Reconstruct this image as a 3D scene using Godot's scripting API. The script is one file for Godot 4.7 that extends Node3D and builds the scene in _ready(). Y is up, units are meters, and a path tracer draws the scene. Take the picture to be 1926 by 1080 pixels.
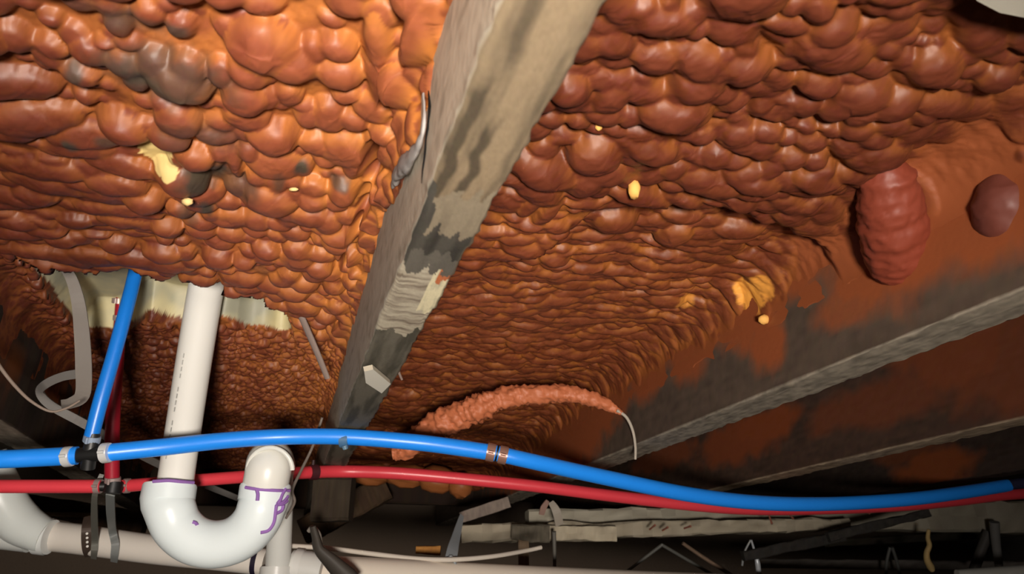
extends Node3D
# A crawl space under a house: spray foam between floor joists, water and drain pipes below.
# The camera is the origin of the plan; joists run along z, the pipes mostly along x.

const FPX := 1407.0
const CX := 963.0
const CY := 540.0
const YAW := 16.3
const PITCH := 22.05
var R := Vector3.ZERO
var U := Vector3.ZERO
var F := Vector3.ZERO
var used := {}
var rng := RandomNumberGenerator.new()
var nz := FastNoiseLite.new()
var nf := FastNoiseLite.new()
var sn := FastNoiseLite.new()
var nr := FastNoiseLite.new()
var M := {}

const JB := 0.215      # underside of the joists
const FILM := Color(0.265, 0.074, 0.026)
const DECK := 0.44     # underside of the floor boards

func _ready():
	# ---- camera, sky, lamp, exposure
	var ps := deg_to_rad(YAW)
	var th := deg_to_rad(PITCH)
	F = Vector3(sin(ps) * cos(th), sin(th), -cos(ps) * cos(th))
	R = Vector3(cos(ps), 0, sin(ps))
	U = Vector3(-sin(ps) * sin(th), cos(th), cos(ps) * sin(th))
	var cam := Camera3D.new()
	cam.name = "camera"
	cam.fov = rad_to_deg(2.0 * atan(540.0 / FPX))
	cam.near = 0.02
	cam.far = 30.0
	cam.transform = Transform3D(Basis(R, U, -F), Vector3.ZERO)
	var lens_at := CameraAttributesPhysical.new()
	lens_at.frustum_focus_distance = 0.85
	lens_at.frustum_focal_length = 31.0
	lens_at.exposure_aperture = 14.0
	cam.attributes = lens_at
	cam.fov = rad_to_deg(2.0 * atan(540.0 / FPX))
	add_child(cam)
	cam.current = true
	var we := WorldEnvironment.new()
	we.name = "world_environment"
	var env := Environment.new()
	env.background_mode = Environment.BG_COLOR
	env.background_color = Color(0.02, 0.02, 0.02)
	env.tonemap_mode = Environment.TONE_MAPPER_LINEAR
	env.tonemap_exposure = 1.0
	env.sdfgi_enabled = true
	env.ssao_enabled = true
	env.ssil_enabled = true
	we.environment = env
	add_child(we)
	rng.seed = 7
	nz.seed = 11
	nz.frequency = 1.0
	nf.seed = 23
	nf.frequency = 1.0
	nf.fractal_octaves = 4
	sn.seed = 31
	sn.frequency = 1.0
	sn.fractal_type = FastNoiseLite.FRACTAL_NONE
	nr.seed = 5
	nr.frequency = 1.0
	nr.fractal_type = FastNoiseLite.FRACTAL_RIDGED
	nr.fractal_octaves = 2
	materials()
	lamp()
	setting()
	joists()
	left_foam()
	right_foam()
	far_foam()
	plumbing()
	drains()
	clutter()

# ------------------------------------------------------------------ helpers
func P(u: float, v: float, t: float) -> Vector3:
	return (R * ((u - CX) / FPX) + U * ((CY - v) / FPX) + F) * t

func ray(u: float, v: float) -> Vector3:
	return R * ((u - CX) / FPX) + U * ((CY - v) / FPX) + F

func PY(u: float, v: float, y: float) -> Vector3:      # the point of that sight line at height y
	var d := ray(u, v)
	return d * (y / d.y)

func PX(u: float, v: float, x: float) -> Vector3:      # ... on the plane at that x
	var d := ray(u, v)
	return d * (x / d.x)

func proj(p: Vector3) -> Vector2:
	var t := p.dot(F)
	return Vector2(CX + FPX * p.dot(R) / t, CY - FPX * p.dot(U) / t)

func lin(r: float, g: float, b: float) -> Color:         # sRGB 0-255 to linear
	return Color(r / 255.0, g / 255.0, b / 255.0).srgb_to_linear()

func numbered(n: String) -> String:
	if not used.has(n):
		used[n] = 0
		return n
	used[n] += 1
	return "%s_%03d" % [n, used[n]]

func tag(o: Node3D, label: String, category: String, group := "", kind := "") -> Node3D:
	o.set_meta("label", label)
	o.set_meta("category", category)
	if group != "":
		o.set_meta("group", group)
	if kind != "":
		o.set_meta("kind", kind)
	return o

func thing(called: String, label: String, category: String, at := Vector3.ZERO, group := "") -> Node3D:
	var o := Node3D.new()
	o.name = numbered(called)
	o.position = at
	add_child(o)
	tag(o, label, category, group)
	return o

class MB:
	var v := PackedVector3Array()
	var n := PackedVector3Array()
	var c := PackedColorArray()
	var i := PackedInt32Array()
	func vert(p: Vector3, nn: Vector3, col := Color.WHITE) -> int:
		v.append(p)
		n.append(nn)
		c.append(col)
		return v.size() - 1
	func tri(a: int, b: int, d: int):
		var g := (v[b] - v[a]).cross(v[d] - v[a])
		if g.dot(n[a] + n[b] + n[d]) > 0.0:
			i.append(a); i.append(d); i.append(b)
		else:
			i.append(a); i.append(b); i.append(d)
	func quad(a: int, b: int, d: int, e: int):
		tri(a, b, d)
		tri(a, d, e)
	func face(p: Array, col := Color.WHITE):            # a flat polygon
		var nn: Vector3 = (p[1] - p[0]).cross(p[2] - p[0]).normalized()
		var k := []
		for q in p:
			k.append(vert(q, nn, col))
		for j in range(1, p.size() - 1):
			tri(k[0], k[j], k[j + 1])
	func mesh() -> ArrayMesh:
		var a := []
		a.resize(Mesh.ARRAY_MAX)
		a[Mesh.ARRAY_VERTEX] = v
		a[Mesh.ARRAY_NORMAL] = n
		a[Mesh.ARRAY_COLOR] = c
		a[Mesh.ARRAY_INDEX] = i
		var m := ArrayMesh.new()
		m.add_surface_from_arrays(Mesh.PRIMITIVE_TRIANGLES, a)
		return m

func put(called: String, mb: MB, mat: Material, parent: Node3D = null) -> MeshInstance3D:
	var o := MeshInstance3D.new()
	o.mesh = mb.mesh()
	o.material_override = mat
	o.cast_shadow = GeometryInstance3D.SHADOW_CASTING_SETTING_ON
	if parent == null:
		o.name = numbered(called)
		add_child(o)
	else:
		o.name = called
		# parts are given in world places; keep them so under a moved parent
		o.position = -parent.position if parent.get_parent() == self else Vector3.ZERO
		parent.add_child(o, true)
	return o

func smooth_path(pts: Array, steps: int) -> Array:
	# Catmull-Rom through points of (Vector3 position, radius)
	var out := []
	var n := pts.size()
	for k in n - 1:
		var a: Array = pts[maxi(k - 1, 0)]
		var b: Array = pts[k]
		var c: Array = pts[k + 1]
		var d: Array = pts[mini(k + 2, n - 1)]
		for s in steps:
			var t := float(s) / steps
			out.append([(b[0] as Vector3).cubic_interpolate(c[0], a[0], d[0], t), lerpf(b[1], c[1], t)])
	out.append(pts[n - 1])
	return out

func tube(mb: MB, pts: Array, seg := 16, col := Color.WHITE, rough := 0.0, flat_to := 1.0, caps := true):
	# pts: [[position, radius], ...]; rounded ends
	var up := Vector3.UP
	var d0: Vector3 = (pts[1][0] - pts[0][0]).normalized()
	if absf(d0.dot(up)) > 0.9:
		up = Vector3.RIGHT
	var x := d0.cross(up).normalized()
	var rows := []
	for k in pts.size():
		var p: Vector3 = pts[k][0]
		var d: Vector3 = ((pts[mini(k + 1, pts.size() - 1)][0] as Vector3) - (pts[maxi(k - 1, 0)][0] as Vector3)).normalized()
		x = (x - d * x.dot(d)).normalized()
		var y := d.cross(x)
		var row := []
		for j in seg:
			var a := TAU * j / seg
			var nn := x * cos(a) + y * sin(a) * flat_to
			var r: float = pts[k][1]
			if rough > 0.0:
				r *= 1.0 + rough * nf.get_noise_3dv((p + nn * r) * 60.0)
			row.append(mb.vert(p + nn * r, (x * cos(a) + y * sin(a) / flat_to).normalized(), col))
		rows.append(row)
	for k in rows.size() - 1:
		for j in seg:
			var j2 := (j + 1) % seg
			mb.quad(rows[k][j], rows[k][j2], rows[k + 1][j2], rows[k + 1][j])
	if rough > 0.0:
		for k in rows.size():
			var ka: Array = rows[maxi(k - 1, 0)]
			var kb: Array = rows[mini(k + 1, rows.size() - 1)]
			for j in seg:
				var n2: Vector3 = (mb.v[kb[j]] - mb.v[ka[j]]).cross(mb.v[rows[k][(j + 1) % seg]] - mb.v[rows[k][(j + seg - 1) % seg]]).normalized()
				if n2.dot(mb.n[rows[k][j]]) < 0:
					n2 = -n2
				if n2.length() > 0.5:
					mb.n[rows[k][j]] = n2
	if caps:
		for e in [0, rows.size() - 1]:
			var o: Vector3 = pts[e][0]
			var q: Vector3 = pts[1][0] if e == 0 else pts[rows.size() - 2][0]
			var dd := (o - q).normalized()
			var cen := mb.vert(o, dd, col)
			var ring := []
			for j in seg:
				ring.append(mb.vert(mb.v[rows[e][j]], dd, col))
			for j in seg:
				mb.tri(cen, ring[j], ring[(j + 1) % seg])

func px_path(list: Array, scale := 1.0, steps := 6) -> Array:
	# [u, v, t, radius in px] -> smooth path in the world
	var q := []
	for e in list:
		q.append([P(e[0], e[1], e[2]), float(e[3]) * e[2] / FPX * scale])
	return smooth_path(q, steps)

func ring(mb: MB, at: Vector3, dir: Vector3, r: float, w: float, col := Color.WHITE, seg := 20):
	# a short collar with bevelled edges
	var d := dir.normalized()
	tube(mb, [[at - d * w * 0.5, r * 0.94], [at - d * w * 0.4, r], [at + d * w * 0.4, r], [at + d * w * 0.5, r * 0.94]], seg, col)

func block(mb: MB, corners: Array, col := Color.WHITE):
	# eight corners: the front four round the face, then the back four
	var c := Vector3.ZERO
	for q in corners:
		c += q / 8.0
	for f in [[0, 1, 2, 3], [4, 5, 6, 7], [0, 1, 5, 4], [1, 2, 6, 5], [2, 3, 7, 6], [3, 0, 4, 7]]:
		var a: Vector3 = corners[f[0]]
		var nn := ((corners[f[1]] as Vector3) - a).cross((corners[f[2]] as Vector3) - a).normalized()
		if nn.dot(a - c) < 0:
			nn = -nn
		var k := []
		for j in f:
			k.append(mb.vert(corners[j], nn, col))
		mb.quad(k[0], k[1], k[2], k[3])

func box(mb: MB, lo: Vector3, hi: Vector3, col := Color.WHITE):
	block(mb, [Vector3(lo.x, lo.y, hi.z), Vector3(hi.x, lo.y, hi.z), Vector3(hi.x, hi.y, hi.z), Vector3(lo.x, hi.y, hi.z),
		Vector3(lo.x, lo.y, lo.z), Vector3(hi.x, lo.y, lo.z), Vector3(hi.x, hi.y, lo.z), Vector3(lo.x, hi.y, lo.z)], col)

func plank(mb: MB, a: Vector3, b: Vector3, ha: float, hb: float, depth: float, rough: float, ca: Color, cb: Color, n := 40):
	# a rough-sawn stick from a to b: half heights ha..hb, thickness depth towards -z, worn edges
	var d := (b - a).normalized()
	var up := (Vector3.UP - d * d.y).normalized()
	var out := d.cross(up).normalized()
	if out.z < 0:
		out = -out
	var rows := []
	for k in n + 1:
		var t := float(k) / n
		var p := a.lerp(b, t)
		var h := lerpf(ha, hb, t)
		var e := minf(h, depth * 0.5) * 0.25
		var sec := [[-h, 0 - e], [-h + e, 0], [0, 0.0], [h - e, 0], [h, -e], [h, -depth + e], [h - e, -depth], [-h + e, -depth], [-h, -depth + e]]
		var row := []
		for j in sec.size():
			var q: Vector3 = p + up * sec[j][0] + out * sec[j][1]
			q += (up * nf.get_noise_3dv(q * Vector3(9, 30, 30)) + out * nz.get_noise_3dv(q * Vector3(14, 50, 50))) * rough
			var s := nf.get_noise_3d(q.dot(d) * 12.0, q.y * 160.0, q.z * 160.0) * 0.5 + 0.5
			row.append([q, ca.lerp(cb, clampf(s * 1.4 - 0.2, 0, 1))])
		rows.append(row)
	var m: int = rows[0].size()
	for k in n:
		for j in m:
			var j2 := (j + 1) % m
			var A = rows[k][j]; var B = rows[k][j2]; var C = rows[k + 1][j2]; var D = rows[k + 1][j]
			var nn: Vector3 = ((B[0] as Vector3) - A[0]).cross((D[0] as Vector3) - A[0]).normalized()
			var cen: Vector3 = a.lerp(b, (k + 0.5) / n) - out * depth * 0.5
			if nn.dot((A[0] as Vector3) - cen) < 0:
				nn = -nn
			var i0 := mb.vert(A[0], nn, A[1]); var i1 := mb.vert(B[0], nn, B[1]); var i2 := mb.vert(C[0], nn, C[1]); var i3 := mb.vert(D[0], nn, D[1])
			mb.quad(i0, i1, i2, i3)
	for e in [0, n]:
		var nn: Vector3 = -d if e == 0 else d
		var k := []
		for j in m:
			k.append(mb.vert(rows[e][j][0], nn, rows[e][j][1]))
		for j in range(1, m - 1):
			mb.tri(k[0], k[j], k[j + 1])

func strap(mb: MB, pts: Array, wide: Array, th: float, col := Color.WHITE):
	# a flat band through px points [u, v, t] with half widths in px, facing roughly the viewer's side
	var q := []
	for k in pts.size():
		q.append([P(pts[k][0], pts[k][1], pts[k][2]), float(wide[k]) * pts[k][2] / FPX])
	q = smooth_path(q, 6)
	var rows := []
	for k in q.size():
		var d: Vector3 = ((q[mini(k + 1, q.size() - 1)][0] as Vector3) - (q[maxi(k - 1, 0)][0] as Vector3)).normalized()
		var out := (Vector3(0, -0.35, 1) - d * Vector3(0, -0.35, 1).dot(d)).normalized()
		var side := d.cross(out)
		var w: float = q[k][1]
		var p: Vector3 = q[k][0]
		rows.append([p - side * w, p - side * w + out * th, p + side * w + out * th, p + side * w, out, side])
	for k in rows.size() - 1:
		for j in 4:
			var j2 := (j + 1) % 4
			var nn: Vector3 = [-rows[k][5], rows[k][4], rows[k][5], -rows[k][4]][j]
			mb.quad(mb.vert(rows[k][j], nn, col), mb.vert(rows[k][j2], nn, col), mb.vert(rows[k + 1][j2], nn, col), mb.vert(rows[k + 1][j], nn, col))
	for e in [0, rows.size() - 1]:
		var nn: Vector3 = (rows[e][4] as Vector3).cross(rows[e][5])
		mb.quad(mb.vert(rows[e][0], nn, col), mb.vert(rows[e][1], nn, col), mb.vert(rows[e][2], nn, col), mb.vert(rows[e][3], nn, col))

# ------------------------------------------------------------------ materials
func mat(called: String, rough: float, spec := 0.5, bump := 0.0, bump_scale := 1.0) -> StandardMaterial3D:
	var m := StandardMaterial3D.new()
	m.resource_name = called
	m.vertex_color_use_as_albedo = true
	m.roughness = rough
	m.metallic_specular = spec
	if bump > 0.0:
		var t := NoiseTexture2D.new()
		var n := FastNoiseLite.new()
		n.seed = 3
		n.frequency = 0.03
		n.fractal_octaves = 4
		t.noise = n
		t.width = 512
		t.height = 512
		t.seamless = true
		t.as_normal_map = true
		t.bump_strength = 4.0
		m.normal_enabled = true
		m.normal_texture = t
		m.normal_scale = bump
		m.uv1_triplanar = true
		m.uv1_world_triplanar = true
		m.uv1_scale = Vector3.ONE * bump_scale
	M[called] = m
	return m

func materials():
	mat("foam", 0.5, 0.42, 0.05, 9.0)
	mat("film", 0.7, 0.25, 0.1, 9.0)
	mat("wood", 0.85, 0.25, 0.14, 6.0)
	mat("dirt", 0.95, 0.1, 0.6, 3.0)
	mat("pvc", 0.32, 0.5)
	mat("pex", 0.35, 0.5)
	mat("ink", 0.6, 0.3)
	mat("plastic", 0.45, 0.5)
	var s := mat("steel", 0.35, 0.5)
	s.metallic = 0.3
	mat("cable", 0.6, 0.4)
	mat("paint", 0.5, 0.5)

# ------------------------------------------------------------------ the work lamp behind the camera
func lamp():
	var at := Vector3(-0.06, -0.20, 0.46)
	var aim := P(600, 640, 0.8)
	var d := (aim - at).normalized()
	var t := thing("work_lamp", "yellow portable work lamp with round lens on a folding stand behind the camera", "lamp", Vector3(at.x, -0.5, at.z))
	var face := at - d * 0.03
	var b := MB.new()
	tube(b, [[face - d * 0.11, 0.03], [face - d * 0.10, 0.05], [face - d * 0.03, 0.075], [face, 0.085], [face + d * 0.006, 0.085]], 24, lin(190, 150, 20))
	put("housing", b, M.plastic, t)
	var l := MB.new()
	tube(l, [[face + d * 0.006, 0.076], [face + d * 0.010, 0.074]], 24, Color.WHITE)
	var g := StandardMaterial3D.new()
	g.albedo_color = Color(0.9, 0.9, 0.88)
	g.emission_enabled = true
	g.emission = Color(1, 0.95, 0.88)
	g.emission_energy_multiplier = 1.0
	put("lens", l, g, t)
	var s := MB.new()
	tube(s, [[face - d * 0.05, 0.012], [Vector3(at.x, -0.2, at.z + 0.05), 0.012], [Vector3(at.x, -0.5, at.z + 0.05), 0.014]], 12, lin(40, 40, 42))
	put("post", s, M.plastic, t)
	for k in 3:
		var a := TAU * k / 3.0
		var leg := MB.new()
		tube(leg, [[Vector3(at.x, -0.38, at.z + 0.05), 0.007], [Vector3(at.x + cos(a) * 0.14, -0.5, at.z + 0.05 + sin(a) * 0.14), 0.007]], 10, lin(40, 40, 42))
		put("leg", leg, M.plastic, t)
	var sp := SpotLight3D.new()
	sp.name = "work_lamp_light"
	sp.position = at
	sp.look_at_from_position(at, aim, Vector3.UP)
	sp.light_color = Color(1.0, 0.965, 0.925)
	sp.light_energy = 2.25
	sp.light_size = 0.075
	sp.spot_angle = 41.0
	sp.spot_angle_attenuation = 1.0
	sp.spot_range = 20.0
	sp.spot_attenuation = 2.0
	sp.shadow_enabled = true
	add_child(sp)
	var om := OmniLight3D.new()  # added all-round fill at the lamp, brightens the dim edges
	om.name = "work_lamp_fill"
	om.position = at + d * 0.01
	om.light_color = Color(1.0, 0.96, 0.92)
	om.light_energy = 0.75
	om.light_size = 0.075
	om.omni_range = 20.0
	om.omni_attenuation = 2.0
	om.shadow_enabled = true
	add_child(om)

# ------------------------------------------------------------------ the shell
func setting():
	var x0 := -1.7; var x1 := 4.2; var z0 := -4.0; var z1 := 1.2; var y0 := -0.5; var y1 := 0.62
	var walls := [["floor", Vector3(x0 - 0.2, y0 - 0.2, z0 - 0.2), Vector3(x1 + 0.2, y0, z1 + 0.2), lin(86, 70, 55), "packed dirt ground of the crawl space"],
		["ceiling", Vector3(x0 - 0.2, DECK, z0 - 0.2), Vector3(x1 + 0.2, y1, z1 + 0.2), lin(96, 88, 76), "dark subfloor boards above the joists"],
		["wall_left", Vector3(x0 - 0.2, y0, z0 - 0.2), Vector3(x0, DECK, z1 + 0.2), lin(90, 86, 80), "grey foundation wall on the left"],
		["wall_right", Vector3(x1, y0, z0 - 0.2), Vector3(x1 + 0.2, DECK, z1 + 0.2), lin(90, 86, 80), "grey foundation wall on the right"],
		["wall_back", Vector3(x0, y0, z0 - 0.2), Vector3(x1, DECK, z0), lin(130, 114, 98), "dark foundation wall at the far end"],
		["wall_front", Vector3(x0, y0, z1), Vector3(x1, DECK, z1 + 0.2), lin(90, 86, 80), "grey foundation wall behind the camera"]]
	for w in walls:
		var b := MB.new()
		box(b, w[1], w[2], w[3])
		var o := put(w[0], b, M.dirt)
		o.set_meta("kind", "structure")
		o.set_meta("label", w[4])

# ------------------------------------------------------------------ joists
func joist(called: String, label: String, x0: float, x1: float, z0: float, z1: float, colf: Callable, step := 0.004) -> Node3D:
	var t := thing(called, label, "joist", Vector3((x0 + x1) * 0.5, JB, (z0 + z1) * 0.5), "")
	var b := MB.new()
	# section from the top of the left face, round the underside, to the top of the right face
	var sec := []
	var r := 0.004
	var top := DECK - 0.001
	var nl := 34
	for k in nl + 1:
		sec.append([x0, lerpf(top, JB + r, float(k) / nl), Vector3(-1, 0, 0), 0])
	sec.append([x0 + r * 0.3, JB + r * 0.3, Vector3(-1, -1, 0).normalized(), 1])
	var nb := 36 if step < 0.004 else 14
	for k in nb + 1:
		sec.append([lerpf(x0 + r, x1 - r, float(k) / nb), JB, Vector3(0, -1, 0), 1])
	sec.append([x1 - r * 0.3, JB + r * 0.3, Vector3(1, -1, 0).normalized(), 2])
	for k in 7:
		sec.append([x1, lerpf(JB + r, top, float(k) / 6), Vector3(1, 0, 0), 2])
	var n := int(ceil(absf(z1 - z0) / step))
	var m := sec.size()
	for i in n + 1:
		var z := lerpf(z1, z0, float(i) / n)
		for k in m:
			var e = sec[k]
			var p := Vector3(e[0], e[1], z)
			var nn: Vector3 = e[2]
			var w := nf.get_noise_3d(p.x * 50.0, p.y * 50.0, z * 5.0) * 0.0016 + nf.get_noise_3d(p.x * 9, p.y * 9, z * 18.0) * 0.002
			if k >= nl - 1 and k <= nl + 3 or k >= nl + nb and k <= nl + nb + 4:
				w += nf.get_noise_1d(z * 40.0 + k * 0.2) * 0.002 - 0.0005
			b.vert(p + nn * w, nn, colf.call(e[3], p))
	for i in n:
		for k in m - 1:
			var a := i * m + k
			b.quad(a, a + 1, a + m + 1, a + m)
	for i in [0, n]:
		var nn := Vector3(0, 0, 1 if i == 0 else -1)
		var q := []
		for k in m:
			q.append(b.vert(b.v[i * m + k], nn, b.c[i * m + k]))
		for k in range(1, m - 1):
			b.tri(q[0], q[k], q[k + 1])
	put("timber", b, M.wood, t)
	return t

func zj(v: float) -> float:     # z of the row v of the photograph on the centre joist's underside
	return PY(1000.0 - 0.39 * v, v, JB).z

func wood_noise(p: Vector3) -> float:
	return nf.get_noise_3d(p.x * 220.0, p.y * 220.0, p.z * 14.0) * 0.5 + nf.get_noise_3d(p.x * 60.0, p.y * 60.0, p.z * 40.0) * 0.5

func centre_colour(side: int, p: Vector3) -> Color:
	var g := wood_noise(p)
	var dust := nz.get_noise_3d(p.x * 400, p.y * 400, p.z * 400)
	if side == 0:
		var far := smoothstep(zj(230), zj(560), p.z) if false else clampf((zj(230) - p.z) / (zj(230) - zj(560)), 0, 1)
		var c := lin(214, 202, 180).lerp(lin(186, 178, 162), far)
		c = c.lerp(lin(140, 128, 110), clampf(g * 1.3 + 0.05, 0, 0.7))
		return c * (1.0 + dust * 0.12)
	if side == 2:
		return lin(110, 96, 78)
	var a := (p.x - 0.06) / 0.043                     # 0 left edge .. 1 right edge
	var tan_c := lin(130, 113, 90)
	var grey := lin(84, 79, 70)
	var streak := nf.get_noise_3d(p.x * 60.0, 3.3, p.z * 6.0)
	var s := clampf(streak * 2.2 + 0.2, 0, 1)
	var c := tan_c.lerp(lin(104, 91, 73), s)
	var wav := sn.get_noise_1d(p.z * 16.0) * 0.07 + sn.get_noise_1d(p.z * 45.0 + 3.0) * 0.03
	var zq := p.z + sn.get_noise_2d(p.x * 90.0, p.z * 14.0) * 0.016 + nf.get_noise_2d(p.x * 120.0, p.z * 60.0) * 0.008
	# stretches along the joist, by the photograph's rows
	if zq > zj(362):
		# dark lengthwise stains
		var k := clampf((0.11 - absf(a - 0.15 - wav)) / 0.05, 0, 1) * clampf((zj(110) - zq) / 0.03, 0, 1)
		var k2 := clampf((0.10 - absf(a - 0.46 - wav * 1.3)) / 0.05, 0, 1) * clampf((zj(200) - zq) / 0.02, 0, 1)
		var k3 := clampf((0.14 - absf(a - 0.34 + wav)) / 0.10, 0, 1) * clampf((zq - zj(120)) / 0.02, 0, 1)
		var k4 := clampf((0.08 - absf(a - 0.86 - wav)) / 0.06, 0, 1) * 0.5
		c = c.lerp(lin(62, 55, 45), maxf(maxf(k, k2), maxf(k3 * 0.6, k4)) * 0.85)
	elif zq > zj(512):
		c = lin(74, 70, 63).lerp(lin(54, 51, 46), clampf(streak * 1.6 + 0.4, 0, 1))
		if zq > zj(440) and a > 0.22 + wav or zq > zj(385) and a > 0.12:
			c = lin(128, 116, 97).lerp(lin(106, 95, 79), s * 0.7)
		elif zq < zj(480) and a > 0.1:
			c = c.lerp(lin(110, 104, 94), 0.5)
	elif zq > zj(622):
		var band := nf.get_noise_3d(p.x * 16.0, 9.0, p.z * 120.0)
		c = lin(172, 162, 142).lerp(lin(112, 99, 86), clampf(band * 1.6 + 0.35, 0, 1))
		if a > 0.62 and zq > zj(585):
			c = lin(205, 194, 160).lerp(lin(150, 146, 124), clampf(g * 2.0, 0, 1))
			if a > 0.72 and zq > zj(524):
				c = lin(170, 98, 62)
	else:
		c = lin(104, 98, 86).lerp(lin(74, 70, 60), clampf(streak * 2.0 + 0.4, 0, 1))
	return c * (1.0 + dust * 0.14)

func side_blobs(list: Array, x: float) -> Array:
	var out := []
	for e in list:
		var p := PX(e[0], e[1], x)
		var q := PX(e[0] + e[2], e[1], x)
		var w := PX(e[0], e[1] + e[3], x)
		out.append([p.z, p.y, maxf(absf(q.z - p.z), 0.004), maxf(absf(w.y - p.y), 0.004), e[4] if e.size() > 4 else 1.0])
	return out

func spray_amount(blobs: Array, z: float, y: float, wob: float) -> float:
	var s := 0.0
	for e in blobs:
		var d := sqrt(pow((z - e[0]) / e[2], 2) + pow((y - e[1]) / e[3], 2)) + wob
		s = maxf(s, e[4] * clampf((1.25 - d) / 0.5, 0, 1))
	return s

func joists():
	var c := joist("floor_joist", "weathered centre joist with dusty tan underside, dark stains and a pale patch", 0.06, 0.103, -2.6, 0.6, centre_colour, 0.0024)
	# a split layer of wood lifting off the left face
	var sl := MB.new()
	var a := []
	for e in [[798, 178, 4], [800, 215, 6], [797, 250, 6], [784, 282, 14], [766, 306, 22], [750, 328, 18], [740, 352, 4]]:
		var p := PX(e[0] - 2, e[1], 0.056)
		a.append([p, float(e[2]) * p.dot(F) / FPX])
	var path := smooth_path(a, 6)
	tube(sl, path, 16, lin(158, 152, 148), 0.7, 0.5)
	put("split_layer", sl, M.wood, c).set_meta("label", "grey splintered layer lifting off the joist side")
	var cr := MB.new()
	var q := []
	for e in [[806, 172, 2.0], [808, 205, 5.5], [806, 232, 4], [801, 262, 3], [799, 290, 3.5], [795, 320, 2.5], [793, 345, 1]]:
		var p := PX(e[0], e[1], 0.0595)
		q.append([p, float(e[2]) * p.dot(F) / FPX])
	tube(cr, smooth_path(q, 5), 8, lin(20, 17, 14), 0.0, 0.6)
	put("crack", cr, M.wood, c).set_meta("label", "black crack in the joist side")
	# chip stuck to the underside
	var ch := MB.new()
	var k := [PY(683, 690, JB - 0.002), PY(700, 686, JB - 0.002), PY(733, 714, JB - 0.002), PY(716, 732, JB - 0.002), PY(686, 712, JB - 0.002)]
	var lowp := []
	for e in k:
		lowp.append(e + Vector3(0.0015, -0.005, 0.0))
	ch.face(k, lin(225, 220, 205))
	ch.face(lowp, lin(225, 220, 205))
	for j in 5:
		var j2 := (j + 1) % 5
		ch.face([k[j], k[j2], lowp[j2], lowp[j]], lin(190, 180, 160))
	tag(put("wallboard_chip", ch, M.paint), "small white chip stuck to the underside of the centre joist", "chip")

	var dark := func(side: int, p: Vector3) -> Color:
		var g := wood_noise(p)
		var cc := lin(62, 52, 44).lerp(lin(36, 30, 26), clampf(g + 0.5, 0, 1))
		if side == 2:
			var o := nf.get_noise_3d(p.z * 6.0, p.y * 14.0, 2.0)
			cc = cc.lerp(lin(120, 66, 30), clampf(o * 2.0 - 0.3, 0, 0.7))
		if side == 1:
			cc = lin(150, 140, 124).lerp(lin(96, 86, 74), clampf(g + 0.5, 0, 1))
		return cc
	joist("floor_joist", "dark joist at the far left behind the grey strap, streaked with rust brown", -0.44, -0.385, -2.6, 0.6, dark, 0.01)

	# right-hand joist: overspray on its left face, by places in the photograph
	var s1 := side_blobs([[1680, 470, 190, 105], [1500, 500, 70, 60], [1440, 640, 36, 62], [1405, 600, 60, 60], [1290, 660, 38, 60], [1215, 700, 40, 50], [1130, 760, 60, 60], [1090, 800, 50, 80], [1600, 570, 90, 40, 0.8],
		[1850, 400, 200, 110], [1000, 860, 120, 60], [1340, 600, 90, 46]], 0.53)
	var right := func(side: int, p: Vector3) -> Color:
		var g := wood_noise(p)
		if side == 1:
			var cc := lin(148, 138, 122).lerp(lin(96, 88, 78), clampf(g * 1.5 + 0.4, 0, 1))
			return cc * (1.0 + 0.2 * nz.get_noise_3d(p.x * 300, 0, p.z * 300))
		var wob := nf.get_noise_3d(p.z * 22.0, p.y * 22.0, 0) * 0.35
		var bare := lin(94, 80, 68).lerp(lin(72, 61, 52), clampf(g + 0.5, 0, 1))
		if side == 0:
			var s := spray_amount(s1, p.z, p.y, wob)
			s = maxf(s, clampf((p.y - 0.325) / 0.02, 0, 1))
			var spk := nz.get_noise_3d(p.z * 300, p.y * 300, 0) * 0.15
			return bare.lerp(FILM, clampf(s + spk * s * (1 - s) * 6.0, 0, 1))
		return bare
	joist("floor_joist", "grey-bottomed joist to the right of centre, rust orange overspray on its side", 0.53, 0.588, -2.8, 0.6, right, 0.0045)

	var s2 := side_blobs([[1800, 640, 150, 90, 0.75], [1900, 660, 160, 120, 0.6], [1640, 760, 160, 44, 0.55], [1440, 800, 80, 30, 1.0], [1380, 830, 90, 40, 0.9], [1250, 860, 70, 25, 0.7]], 0.945)
	var third := func(side: int, p: Vector3) -> Color:
		var g := wood_noise(p)
		if side == 1:
			return lin(180, 160, 134).lerp(lin(120, 104, 86), clampf(g * 1.5 + 0.4, 0, 1))
		var bare := lin(92, 70, 58).lerp(lin(66, 52, 44), clampf(g + 0.5, 0, 1))
		if side == 0:
			var s := spray_amount(s2, p.z, p.y, nf.get_noise_3d(p.z * 14.0, p.y * 14.0, 4) * 0.5)
			return bare.lerp(lin(150, 76, 40), s * 0.8)
		return bare
	joist("floor_joist", "thin-looking joist second from the right, brown underside crossing above the blue pipe", 0.945, 0.995, -2.9, 0.6, third, 0.008)
	var s3 := side_blobs([[1760, 880, 80, 34, 0.9], [1700, 850, 60, 24, 0.5]], 1.36)
	var fourth := func(side: int, p: Vector3) -> Color:
		var g := wood_noise(p)
		var bare := lin(76, 63, 56).lerp(lin(54, 45, 40), clampf(g + 0.5, 0, 1))
		if side == 0:
			return bare.lerp(lin(160, 84, 42), spray_amount(s3, p.z, p.y, nf.get_noise_3d(p.z * 14.0, p.y * 14.0, 4) * 0.5) * 0.8)
		return bare
	joist("floor_joist", "darkest joist at the far right, faint orange spray low on its side", 1.36, 1.41, -2.9, 0.6, fourth, 0.01)

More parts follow.
